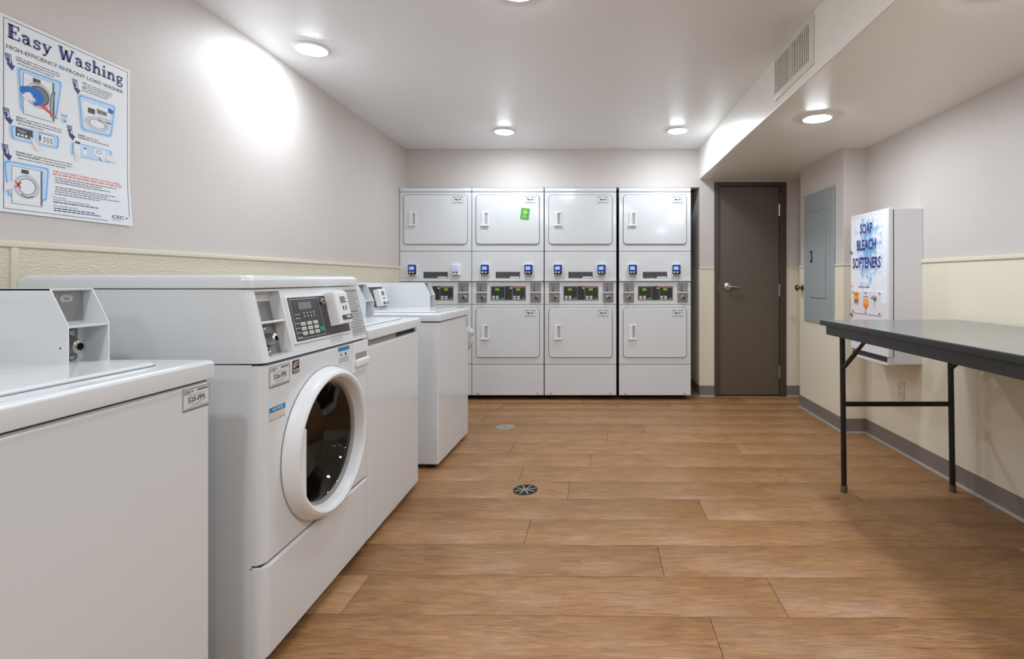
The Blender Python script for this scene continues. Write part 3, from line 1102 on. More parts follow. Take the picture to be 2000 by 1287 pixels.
    r.lathe([(0.206, -0.012), (0.208, 0.004), (0.213, 0.020), (0.219, 0.036), (0.223, 0.041), (0.231, 0.044), (0.240, 0.041), (0.246, 0.033),
             (0.252, 0.018), (0.256, 0.004), (0.256, 0.0012)], (DX, 0, ZD), '-y', 80)
    door = r.build('door', t)
    sh = MB('seam'); sh.lathe([(0.2595, 0.0012), (0.2595, 0.0002)], (DX, 0, ZD), '-y', 64); sh.build('door_gap', door)
    gp = MB('white_plastic')
    R = 0.222
    a0 = math.asin(0.104 / R)
    arc = [(DX - R * math.cos(a), ZD + R * math.sin(a) - .012) for a in [a0 - 2 * a0 * i / 10 for i in range(11)]]
    ch = DX - 0.190
    arc2 = [(ch, arc[-1][1] - .010), (ch - .002, ZD - .02), (ch, arc[0][1] + .004)]
    poly = arc + arc2
    gp.loft([[(p[0], 0.0, p[1]) for p in poly], [(p[0], -0.037, p[1]) for p in poly],
             [(ch - .02 + (p[0] - ch + .02) * .92, -0.0415, ZD - .012 + (p[1] - ZD + .012) * .97) for p in poly]])
    gp.build('grip', door)
    gl = MB('door_glass')
    gl.lathe([(0.209, 0.002), (0.204, 0.001), (0.190, -0.010), (0.176, -0.045), (0.156, -0.085), (0.10, -0.105), (0.04, -0.112), (0.0005, -0.113),
              (0.0005, -0.119), (0.04, -0.118), (0.105, -0.111), (0.162, -0.089), (0.183, -0.047), (0.197, -0.012), (0.209, -0.004), (0.209, 0.002)], (DX, 0, ZD), '-y', 56)
    gl.build('glass', door)
    bz = MB('grey_plastic'); bz.lathe([(0.211, -0.002), (0.209, 0.008), (0.203, 0.006), (0.199, -0.004)], (DX, 0, ZD), '-y', 56); bz.build('glass_bezel', door)

    # control housing (leaning back), coin recess left
    zb, zt_, lean = 0.897, 1.109, 0.050
    cxa, cxb = -0.315, -0.198
    hs = MB('enamel')

    def block(poly, za=zb, zz=zt_):
        ya = lambda z: lean * (z - zb) / (zt_ - zb)
        hs.loft([[(p[0], min(p[1] + ya(za), .08), za) for p in poly], [(p[0], min(p[1] + ya(zz), .08), zz) for p in poly]])
    block([(-h, .08), (-h, .022), (-h + .006, .010), (-h + .014, .002), (-h + .026, 0), (cxa, 0), (cxa, .08)])
    block([(cxb, .08), (cxb, 0), (h - .026, 0), (h - .014, .002), (h - .006, .010), (h, .022), (h, .08)])
    block([(cxa, .08), (cxa, 0), (cxb, 0), (cxb, .08)], zb, .910)
    block([(cxa, .08), (cxa, 0), (cxb, 0), (cxb, .08)], 1.102, zt_)
    hs.build('control_housing', t)
    xr = Matrix.Translation((0, 0, zb)) @ Matrix.Rotation(-math.atan2(lean, zt_ - zb), 4, 'X')
    rc = MB('brushed_plate'); rc.xf = xr
    rc.box(cxa, cxb, .036, .042, .006, .212)
    rc.plate(cxa + .024, cxa + .048, .186, .200, .006, .0352, .037, 0, 'sticker')
    rc.plate(cxa + .010, cxa + .016, .150, .200, .002, .0352, .037, 0, 'dark_slot')
    rco = rc.build('coin_recess', t)
    sh = MB('white_plastic'); sh.xf = xr; sh.box(cxa, cxb, .002, .037, .114, .121, bev=.002); sh.build('coin_shelf', rco)
    lk = MB('brushed_plate'); lk.xf = xr
    lk.plate(cxa + .006, cxb - .030, .016, .110, .004, .030, .037, .002)
    lk.lathe([(0.022, 0.0), (0.020, 0.008), (0.017, 0.014), (0.016, 0.026), (0.008, 0.028)], (cxa + .056, .030, .066), '-y', 22, 'steel')
    lk.lathe([(0.0085, 0.0275), (0.006, 0.020)], (cxa + .056, .030, .066), '-y', 14, 'dark_slot', cap1=True)
    for z in (.099, .028):
        lk.lathe([(0.008, 0), (0.008, 0.004), (0.004, 0.006)], (cxa + .05, .030, z), '-y', 12, 'steel', cap1=True)
    lk.box(cxa + .006, cxa + .06, .022, .031, .040, .045, 'steel')
    lk.build('coin_lock', rco)
    # control panel
    xf = Matrix.Translation((0, 0, zb)) @ Matrix.Rotation(-math.atan2(lean, zt_ - zb), 4, 'X')
    L = lambda z: (z - zb) / math.cos(math.atan2(lean, zt_ - zb))
    p = MB('white_plastic'); p.xf = xf
    p.plate(-.183, .195, L(.930), L(1.084), .004, -.006, .002, .003)
    p.plate(-.175, .186, L(.938), L(1.077), .002, -.0075, -.004, 0, 'dark_panel')
    po = p.build('control_panel', t)
    q = MB('ink_silver'); q.xf = xf
    q.outline([(-.168, L(.944)), (.004, L(.944)), (.004, L(1.072)), (-.168, L(1.072))], .0016, -.0078)
    q.dashes(-.155, -.13, L(1.020), .003, -.0079, None, 4); q.dashes(-.155, -.13, L(1.008), .003, -.0079, None, 5)
    for i in range(4):
        for j in range(2):
            q.bar(-.105 + i * .02, -.099 + i * .02, L(1.011 + j * .011), L(1.016 + j * .011), -.0079)
    for j in range(4):
        q.dashes(-.165, -.142, L(.992 - j * .015), .0028, -.0079, None, 8 + j)
    q.build('keypad_print', po, wn=False)
    lc = MB('lcd_grey'); lc.xf = xf; lc.plate(-.128, -.050, L(1.037), L(1.060), .003, -.0090, -.006); lc.build('lcd', po)
    for j in range(3):
        for i in range(3):
            kk = MB('button_white'); kk.xf = xf
            kk.plate(-.136 + i * .038, -.110 + i * .038, L(.953 + j * .0155), L(.9645 + j * .0155), .003, -.0105, -.006, .001)
            kk.dashes(-.132 + i * .038, -.115 + i * .038, L(.957 + j * .0155), .002, -.0107, 'ink_grey', i + j)
            kk.build('key', po)
    kk = MB('button_green'); kk.xf = xf; kk.plate(-.028, -.002, L(.957), L(.972), .005, -.0105, -.006, .001); kk.build('start_key', po)
    kn = MB('steel'); kn.xf = xf
    kn.lathe([(0.012, 0), (0.012, 0.006), (0.008, 0.009)], (.024, -.007, L(1.058)), '-y', 16, cap1=True)
    kn.bar(.016, .032, L(1.056), L(1.060), -.0162, 'dark_slot')
    kn.build('panel_lock', po)
    # card reader wedge
    r = MB('white_plastic'); r.xf = xf
    cl = [(.050, .0), (.050, -.036), (.054, -.044), (.062, -.048), (.136, -.048), (.142, -.042), (.144, .0)]
    r.loft([[(p_[0], p_[1] + .004, L(.966)) for p_ in cl], [(p_[0], p_[1], L(.972)) for p_ in cl], [(p_[0], p_[1], L(1.078)) for p_ in cl], [(p_[0], p_[1] + .006, L(1.084)) for p_ in cl]])
    ro = r.build('card_reader', t)
    s = MB('lcd_grey'); s.xf = xf
    s.plate(.076, .112, L(1.040), L(1.064), .002, -.0492, -.047)
    for z in (1.043, 1.056): s.disc(.123, L(z), .0028, -.0486, 'ink_black', 10)
    for i in range(2): s.plate(.084 + i * .020, .091 + i * .020, L(1.014), L(1.030), .001, -.0492, -.047, 0, 'ink_charcoal')
    s.plate(.066, .132, L(.980), L(.996), .003, -.052, -.047, 0, 'ink_charcoal')
    s.plate(.088, .116, L(.984), L(.992), .002, -.055, -.051, 0, 'button_white')
    s.build('reader_face', ro)
    # instruction strip
    s = MB('sticker_grey'); s.xf = xf
    s.plate(.212, .330, L(.913), L(1.100), .002, -.0012, .0)
    for i in range(17):
        z = 1.088 - i * .0102
        s.dashes(.222, .30 if i % 3 else .322, L(z), .0032 if i not in (0, 8) else .005, -.0015, 'ink_charcoal' if i in (0, 8) else 'ink_grey', 30 + i)
    s.build('instruction_strip', t, wn=False)
    # detergent drawer
    d = MB('white_plastic')
    d.plate(.197, .330, .768, .888, .008, -.004, .004, .003)
    do = d.build('detergent_drawer', t)
    hh = MB('white_plastic')
    hh.plate(.212, .314, .820, .845, .006, -.0048, -.003, 0, 'grey_plastic')
    hh.box(.208, .318, -.018, -.003, .790, .822, bev=.008, seg=3)
    hh.build('drawer_handle', do)
    # stickers
    fps_sticker('asset_sticker', t, -.322, -.222, .884, -0.0002, '526-FPS')
    s = MB('ink_maroon')
    s.plate(-.207, -.170, .842, .884, .001, -.0007, .0002)
    s.stroke([(-.203, .862), (-.192, .872), (-.175, .879)], .003, -.001, 'sticker')
    s.stroke([(-.203, .868), (-.196, .876), (-.187, .880)], .002, -.001, 'sticker')
    s.stroke([(-.200, .860), (-.188, .866), (-.174, .870)], .0025, -.001, 'sticker')
    s.dashes(-.203, -.174, .851, .004, -.001, 'sticker', 3); s.dashes(-.203, -.174, .845, .003, -.001, 'sticker', 4)
    s.build('efficiency_sticker', t, wn=False)
    s = MB('sticker')
    s.plate(-.322, -.245, .722, .764, .001, -.0006, .0002)
    s.bar(-.322, -.245, .748, .764, -.0009, 'label_blue')
    s.text('NOTICE', -.2835, .7525, .008, -.0011, 'sticker', w=.05, align='c', bold=.02)
    for i in range(3): s.dashes(-.320, -.247, .740 - i * .007, .0028, -.0009, 'ink_amber' if i < 2 else 'ink_grey', 40 + i)
    s.build('notice_sticker', t, wn=False)
    s = MB('sticker')
    s.plate(.080, .172, .822, .896 - .01, .001, -.0006, .0002)
    s.bar(.082, .168, .870, .884, -.0009, 'label_blue')
    s.disc(.105, .856, .005, -.0009, 'ink_charcoal'); s.disc(.140, .856, .006, -.0009, 'ink_black')
    for i in range(3): s.dashes(.086, .160, .842 - i * .007, .0026, -.0009, 'ink_grey', 50 + i)
    s.build('warning_sticker', t, wn=False)
    for sx in (-1, 1):
        for yy in (0.08, 0.64):
            ft = MB('rubber'); ft.lathe([(0.024, 0.0), (0.024, 0.015), (0.010, 0.02), (0.010, 0.045)], (sx * (h - .06), yy, 0), 'z', 14, cap0=True)
            ft.build('foot', t)


make_front_loader()


# ------------------------------------------------------------------ crumpled plastic behind the last washer
def make_bag():
    rnd = random.Random(5)
    b = MB('plastic_film')
    rings = []
    for k in range(9):
        z = 0.595 + 0.025 * k
        w = [0.008, 0.026, 0.038, 0.046, 0.052, 0.050, 0.062, 0.050, 0.016][k]
        rings.append([((-0.018 + w * 1.25 * math.cos(a) * (1 + rnd.uniform(-.16, .16))), (w * .7 * math.sin(a)) * (1 + rnd.uniform(-.2, .2)), z + rnd.uniform(-.005, .005))
                      for a in [2 * math.pi * i / 14 for i in range(14)]])
    b.loft(rings)
    o = b.build('plastic_bag')
    o.location = (-0.905, 3.764, 0)
    tag(o, 'pale crumpled plastic bag poking out behind the farthest washer', 'plastic bag')


make_bag()


# ------------------------------------------------------------------ poster
SERIF = {   # strokes in a 1 x 1 (x-height .62) box: (points, width)
    'E': (.78, [([(.18, 0), (.18, 1)], .26), ([(.0, .045), (.70, .045)], .09), ([(.0, .955), (.66, .955)], .09), ([(.18, .5), (.50, .5)], .09),
                ([(.64, 1), (.64, .72)], .08), ([(.69, .0), (.69, .30)], .08), ([(.48, .36), (.48, .64)], .07)]),
    'a': (.66, [([(.05, .47), (.10, .56), (.26, .60), (.40, .54), (.43, .40), (.43, .06)], .17), ([(.10, .47), (.17, .47)], .12),
                ([(.40, .36), (.20, .34), (.09, .24), (.10, .10), (.22, .03), (.36, .10), (.42, .2)], .13), ([(.40, .045), (.62, .045)], .09)]),
    's': (.56, [([(.46, .46), (.38, .57), (.22, .60), (.10, .52), (.10, .42), (.24, .34), (.40, .26), (.44, .14), (.34, .03), (.16, .03), (.05, .14)], .15),
                ([(.46, .60), (.46, .42)], .06), ([(.05, .0), (.05, .2)], .06)]),
    'y': (.66, [([(.10, .60), (.34, .04)], .19), ([(.54, .60), (.30, .02), (.20, -.20), (.08, -.24)], .10), ([(-.02, .60), (.28, .60)], .07), ([(.42, .60), (.66, .60)], .07), ([(.04, -.20), (.16, -.20)], .12)]),
    'W': (1.18, [([(.14, .97), (.36, .02)], .22), ([(.36, .02), (.58, .86)], .11), ([(.54, .86), (.76, .02)], .22), ([(.76, .02), (1.02, .97)], .11),
                 ([(-.02, .96), (.32, .96)], .08), ([(.86, .96), (1.18, .96)], .08)]),
    'h': (.74, [([(.16, 0), (.16, 1)], .19), ([(.0, .96), (.16, .96)], .08), ([(.0, .04), (.32, .04)], .08), ([(.22, .42), (.32, .56), (.44, .58), (.54, .50), (.55, .36), (.55, 0)], .17), ([(.42, .04), (.72, .04)], .08)]),
    'i': (.38, [([(.18, 0), (.18, .62)], .19), ([(.0, .58), (.18, .58)], .08), ([(.0, .04), (.36, .04)], .08), ([(.09, .86), (.27, .86)], .18)]),
    'n': (.74, [([(.16, 0), (.16, .62)], .19), ([(.0, .58), (.16, .58)], .08), ([(.0, .04), (.32, .04)], .08), ([(.22, .42), (.32, .56), (.44, .58), (.54, .50), (.55, .36), (.55, 0)], .17), ([(.42, .04), (.72, .04)], .08)]),
    'g': (.66, [([(.28, .58), (.13, .53), (.09, .40), (.16, .27), (.30, .23), (.44, .29), (.48, .42), (.42, .54), (.28, .58)], .14), ([(.42, .54), (.62, .58)], .10),
                ([(.18, .24), (.10, .16), (.16, .08), (.36, .06), (.52, .0), (.54, -.12), (.42, -.22), (.20, -.22), (.08, -.14), (.12, -.02), (.24, .04)], .12)]),
    ' ': (.34, []),
}


def serif_text(mb, s, x, z, h, w_total, y, m):
    adv = sum(SERIF[c][0] + .05 for c in s)
    kx = w_total / adv
    for c in s:
        a, strokes = SERIF[c]
        for pts, wd in strokes:
            P = [(x + p[0] * kx, z + p[1] * h) for p in pts]
            # stroke width scaled by direction
            if len(pts) == 2:
                vert = abs(pts[0][0] - pts[1][0]) < abs(pts[0][1] - pts[1][1])
                mb.stroke(P, wd * (kx if vert else h), y, m)
            else:
                mb.stroke(P, wd * (kx * .6 + h * .4), y, m)
                if len(pts) > 8: pass
        x += (a + .05) * kx


def make_poster():
    W, H = 0.441, 0.604
    t = thing('wall_poster', 'white instruction poster headed Easy Washing on the left wall', 'poster', (XL + 0.0035, 1.549, 1.345), 90)
    p = MB('paper')
    nx, nz = 44, 60
    curl = lambda u, v: -0.0015 - 0.012 * max(0, (u - .8) / .2) ** 2 * max(0, (.25 - v) / .25)
    vs, fs = [], []
    for j in range(nz + 1):
        for i in range(nx + 1):
            u, v = i / nx, j / nz
            vs.append((u * W, curl(u, v), v * H))
    m_ = len(vs)
    vs += [(a, b + 0.0008, c) for a, b, c in vs]
    for j in range(nz):
        for i in range(nx):
            q = j * (nx + 1) + i
            fs.append((q, q + 1, q + nx + 2, q + nx + 1))
            fs.append((m_ + q, m_ + q + nx + 1, m_ + q + nx + 2, m_ + q + 1))
    edge = [i for i in range(nx + 1)] + [j * (nx + 1) + nx for j in range(1, nz + 1)] + [nz * (nx + 1) + i for i in range(nx - 1, -1, -1)] + [j * (nx + 1) for j in range(nz - 1, 0, -1)]
    for i in range(len(edge)):
        a, b = edge[i], edge[(i + 1) % len(edge)]
        fs.append((a, m_ + a, m_ + b, b))
    p.add(vs, fs)
    p.build('sheet', t)

    def bent(mb):   # lay the print on the gently curled sheet
        out = []
        for (x, y, z) in mb.v:
            out.append((x, y + curl(min(max(x / W, 0), 1), min(max(z / H, 0), 1)) + .0004, z))
        mb.v = out
        return mb
    Y = -0.0010
    b = MB('ink_black')
    # border with a gap above the maker's mark
    for x0, x1, z0, z1 in ((.012, .432, .5925, .5940), (.012, .0135, .010, .594), (.4305, .432, .034, .594), (.012, .352, .010, .0115)):
        n = 12
        for i in range(n):
            if x1 - x0 > z1 - z0: b.bar(x0 + (x1 - x0) * i / n, x0 + (x1 - x0) * (i + 1) / n, z0, z1, Y)
            else: b.bar(x0, x1, z0 + (z1 - z0) * i / n, z0 + (z1 - z0) * (i + 1) / n, Y)
    bent(b).build('border', t, wn=False)
    h = MB('ink_navy')
    serif_text(h, 'Easy Washing', .024, .537, .0445, .392, Y, 'ink_navy')
    bent(h).build('headline', t, wn=False)
    s = MB('ink_black')
    s.text('HIGH-EFFICIENCY', .020, .503, .0125, Y, w=.150)
    s.text('FRONT LOAD WASHER', .200, .503, .0125, Y, w=.212)
    s.ringdisc(.185, .5095, .008, .011, Y, 'ink_sky', k=.62)
    s.text('he', .185, .506, .008, Y - .0002, 'label_blue', align='c', bold=.02)
    bent(s).build('subtitle', t, wn=False)

    def arrow(x, z, num):
        a = MB('ink_navy')
        k = 0.018
        a.flat([(x - k * .52, z - .012), (x + k * .42, z - .012), (x + k * .6, z - .030), (x + k * 1.0, z - .030), (x + k * .55, z - .048), (x - k * .35, z - .030), (x - k * .12, z - .030)], Y)
        a.bar(x - k * .60, x + k * .38, z - .0035, z, Y); a.bar(x - k * .56, x + k * .40, z - .0095, z - .006, Y)
        a.text(num, x + k * .22, z - .0265, .012, Y - .0003, 'paper', align='c', bold=.03)
        bent(a).build('step_arrow', t, wn=False)
    for x, z, n_ in ((.026, .487, '1'), (.230, .487, '2'), (.021, .318, '3'), (.212, .321, '4'), (.018, .206, '5')):
        arrow(x, z, n_)

    def steps(name, x, z, head, w, lines, seed):
        s_ = MB('ink_grey')
        zz = z
        for i, hd in enumerate(head):
            hw = 0.0
            if hd:
                hw = len(hd) * .0043
                s_.text(hd, x, zz, .0052, Y, 'ink_charcoal', w=hw, bold=.02)
            s_.dashes(x + hw + .004, x + w[i], zz, .0028, Y, None, seed + i)
            zz -= .0085
        for i in range(lines):
            s_.dashes(x, x + w[0] * .8, zz, .0028, Y, None, seed + 9 + i); zz -= .008
        bent(s_).build(name, t, wn=False)
    steps('step_text', .047, .484, ['LOAD', 'INTRODUZCA', ''], [.135, .130, .115], 0, 1)
    steps('step_text', .254, .484, ['OPEN', '', 'ABRA'], [.118, .112, .105], 1, 4)
    steps('step_text', .047, .297, ['SELECT', 'SELECCIONE', ''], [.138, .136, .08], 0, 7)
    steps('step_text', .240, .296, ['INSERT', 'INTRODUZCA'], [.075, .115], 0, 10)
    steps('step_text', .047, .188, ['PLEASE WAIT', 'POR FAVOR ESPERE', ''], [.175, .172, .15], 0, 13)

    def washer_art(g, x0, x1, z0, z1, ring=True):
        w = x1 - x0; hh = z1 - z0
        g.bar(x0, x1, z0, z1, Y - .0004, 'paper')
        g.bar(x1 - w * .07, x1, z0 + hh * .03, z1, Y - .0005, 'ink_grey')
        g.outline([(x0, z0), (x1, z0), (x1, z1), (x0, z1)], w * .012, Y - .0006, 'ink_grey')
        g.bar(x0, x1, z1 - hh * .17, z1 - hh * .165, Y - .0006, 'ink_silver')
        g.bar(x0, x1, z0 + hh * .07, z0 + hh * .075, Y - .0006, 'ink_silver')
        g.bar(x0 + w * .30, x0 + w * .54, z1 - hh * .15, z1 - hh * .05, Y - .0006, 'ink_charcoal')
        for i in range(4): g.bar(x0 + w * (.32 + i * .055), x0 + w * (.35 + i * .055), z1 - hh * .175, z1 - hh * .155, Y - .0007, 'ink_silver')

    def frame(g, pts, halo=.004):
        cx = sum(q[0] for q in pts) / 4; cz = sum(q[1] for q in pts) / 4
        def rnd_poly(k, r=.012):
            out = []
            Q = [(cx + (q[0] - cx) * k, cz + (q[1] - cz) * k) for q in pts]
            n = len(Q)
            for i in range(n):
                a, b_, c_ = Vector(Q[i - 1]), Vector(Q[i]), Vector(Q[(i + 1) % n])
                d1 = (a - b_).normalized() * r; d2 = (c_ - b_).normalized() * r
                for s_ in range(5):
                    u = s_ / 4
                    out.append(tuple((b_ + d1) * (1 - u) ** 2 + b_ * 2 * u * (1 - u) + (b_ + d2) * u * u))
            return out
        g.flat(rnd_poly(1.06), Y, 'ink_pale_blue')
        g.flat(rnd_poly(1.0), Y - .0001, 'ink_sky')
        g.flat(rnd_poly(.94), Y - .0002, 'ink_pale_blue')
    # picture 1: loading
    g = MB('ink_sky')
    frame(g, [(.060, .325), (.166, .329), (.184, .460), (.052, .457)])
    washer_art(g, .066, .160, .316, .447)
    g.ringdisc(.112, .388, .032, .040, Y - .0007, 'ink_silver', k=1.05)
    g.disc(.112, .388, .032, Y - .0008, 'ink_grey')
    g.ringdisc(.112, .388, .028, .031, Y - .0009, 'ink_charcoal')
    for k_, c_ in ((0, 'ink_grey'), (.004, 'ink_silver'), (.008, 'ink_charcoal')):
        g.stroke([(.150 + k_, .330), (.147 + k_ * 1.2, .365), (.150 + k_, .400), (.156 + k_ * .6, .418)], .004, Y - .0010, c_)
    g.flat([(.058, .383), (.070, .376), (.080, .380), (.088, .372), (.098, .352), (.112, .356), (.122, .366), (.129, .384), (.118, .402), (.100, .410), (.080, .408), (.058, .400)], Y - .0012, 'ink_blue')
    g.flat([(.062, .372), (.072, .362), (.084, .364), (.090, .358), (.093, .361), (.089, .367), (.097, .361), (.100, .364), (.092, .371), (.101, .367), (.103, .371), (.094, .377), (.090, .386), (.082, .390), (.070, .384)], Y - .0014, 'ink_skin')
    g.stroke([(.116, .362), (.140, .348), (.160, .336)], [.010, .008, .005], Y - .0015, 'ink_red')
    g.stroke([(.160, .337), (.172, .332)], .0015, Y - .0015, 'ink_red')
    g.text('POD', .184, .3455, .008, Y, 'ink_charcoal', w=.020)
    g.disc(.193, .3335, .0085, Y, 'ink_sky', 20); g.disc(.193, .3335, .007, Y - .0001, 'ink_pale_blue', 20); g.disc(.194, .3325, .003, Y - .0002, 'label_blue', 12)
    bent(g).build('loading_picture', t, wn=False)
    # picture 2: detergent drawer
    g = MB('ink_sky')
    frame(g, [(.253, .320), (.363, .324), (.379, .444), (.241, .440)])
    g.flat([(.262, .334), (.352, .337), (.364, .424), (.252, .424)], Y - .0004, 'paper')
    g.bar(.274, .300, .388, .406, Y - .0006, 'ink_charcoal')
    for i in range(4): g.bar(.275 + i * .0065, .279 + i * .0065, .384, .3875, Y - .0007, 'ink_silver')
    g.flat([(.308, .395), (.345, .395), (.345, .409), (.306, .412)], Y - .0006, 'ink_grey'); g.bar(.310, .362, .380, .386, Y - .0006, 'ink_silver'); g.bar(.312, .362, .369, .376, Y - .0006, 'ink_grey')
    g.ringdisc(.308, .356, .036, .046, Y - .0007, 'ink_silver', k=.52); g.ringdisc(.309, .356, .029, .032, Y - .0008, 'ink_grey', k=.5)
    g.flat([(.350, .412), (.368, .410), (.372, .424), (.352, .430)], Y - .0010, 'ink_blue')
    bent(g).build('detergent_picture', t, wn=False)
    # picture 3: choosing a cycle
    g = MB('ink_sky')
    frame(g, [(.034, .228), (.172, .231), (.175, .275), (.031, .270)])
    g.bar(.045, .094, .240, .269, Y - .0004, 'ink_charcoal'); g.dashes(.050, .075, .259, .0025, Y - .0006, 'ink_silver', 3)
    g.dashes(.055, .072, .254, .0025, Y - .0006, 'ink_silver', 8)
    for i in range(3): g.bar(.049 + i * .011, .056 + i * .011, .243, .250, Y - .0006, 'paper')
    g.bar(.113, .160, .235, .270, Y - .0004, 'ink_navy'); g.bar(.114, .159, .236, .268, Y - .0005, 'paper'); g.bar(.114, .118, .244, .262, Y - .0006, 'ink_charcoal')
    for i in range(3):
        for j in range(2): g.bar(.126 + i * .011, .131 + i * .011, .242 + j * .013, .246 + j * .013, Y - .0006, 'ink_charcoal')
    g.bar(.126, .154, .2495, .2515, Y - .0006, 'ink_charcoal')
    g.flat([(.084, .249), (.090, .247), (.112, .226), (.126, .212), (.108, .206), (.098, .218), (.091, .232)], Y - .0008, 'ink_skin')
    bent(g).build('selection_picture', t, wn=False)
    # picture 4: payment
    g = MB('ink_sky')
    frame(g, [(.219, .222), (.361, .227), (.365, .272), (.219, .268)])
    g.bar(.226, .247, .222, .274, Y - .0004, 'paper'); g.bar(.229, .246, .266, .274, Y - .0006, 'ink_charcoal')
    g.flat([(.228, .205), (.246, .205), (.242, .234), (.232, .234)], Y - .0007, 'ink_skin')
    g.bar(.256, .271, .233, .262, Y - .0004, 'paper'); g.bar(.259, .269, .254, .259, Y - .0006, 'ink_charcoal')
    g.disc(.282, .248, .011, Y - .0005, 'ink_pale_blue', 16)
    g.flat([(.296, .244), (.330, .226), (.346, .244), (.338, .268), (.300, .268)], Y - .0005, 'paper')
    g.bar(.306, .324, .250, .262, Y - .0006, 'ink_grey'); g.bar(.308, .322, .252, .260, Y - .0007, 'paper'); g.stroke([(.314, .236), (.326, .228)], .003, Y - .0007, 'ink_charcoal')
    g.flat([(.330, .250), (.352, .258), (.385, .246), (.385, .228), (.350, .232)], Y - .0008, 'ink_skin')
    bent(g).build('payment_picture', t, wn=False)
    # picture 5: waiting
    g = MB('ink_sky')
    frame(g, [(.024, .050), (.135, .050), (.143, .159), (.013, .157)])
    washer_art(g, .034, .123, .029, .145)
    g.ringdisc(.076, .086, .030, .038, Y - .0007, 'ink_silver', k=1.0); g.ringdisc(.077, .087, .024, .0265, Y - .0008, 'ink_grey')
    g.stroke([(.060, .060), (.076, .053), (.096, .058)], .005, Y - .0008, 'ink_grey')
    for a, b_ in (((.044, .098), (.060, .080)), ((.044, .080), (.060, .098))): g.stroke([a, b_], .004, Y - .0012, 'ink_red')
    g.flat([(.013, .086), (.036, .098), (.044, .090), (.036, .076), (.013, .064)], Y - .0010, 'ink_skin')
    bent(g).build('waiting_picture', t, wn=False)
    s = MB('ink_red')
    s.text('FOR YOUR SAFETY PLEASE AVOID THE FOLLOWING:', .156, .151, .0062, Y, 'ink_salmon', w=.246, bold=.02)
    s.dashes(.156, .406, .1425, .0045, Y, 'ink_salmon', 4)
    bent(s).build('safety_heading', t, wn=False)
    s = MB('ink_grey')
    for i, (a, b_) in enumerate(((.163, .385), (.163, .325), (.163, .360), (0, 0), (.163, .382), (.163, .348), (.163, .395), (.163, .318))):
        if b_: s.dashes(a, b_, .1325 - i * .0078, .003, Y, None, 60 + i)
    bent(s).build('safety_text', t, wn=False)
    s = MB('ink_navy')
    s.text('For service', .157, .0655, .005, Y, w=.042)
    s.text('use the CSC Service Request App', .157, .0575, .005, Y, w=.125)
    s.dashes(.157, .316, .050, .0032, Y, None, 70)
    s.text('Para solicitar servicio', .159, .0375, .005, Y, w=.078)
    s.dashes(.159, .30, .0295, .0032, Y, None, 72); s.dashes(.159, .322, .022, .0032, Y, None, 73)
    bent(s).build('service_text', t, wn=False)
    s = MB('ink_charcoal')
    s.text('CSC', .366, .022, .012, Y, w=.045, bold=.02)
    s.flat([(.4175, .027), (.4205, .021), (.4235, .027), (.4225, .031), (.4185, .031)], Y, 'label_blue')
    s.dashes(.368, .402, .015, .0018, Y, 'ink_grey', 2)
    bent(s).build('maker_mark', t, wn=False)


make_poster()


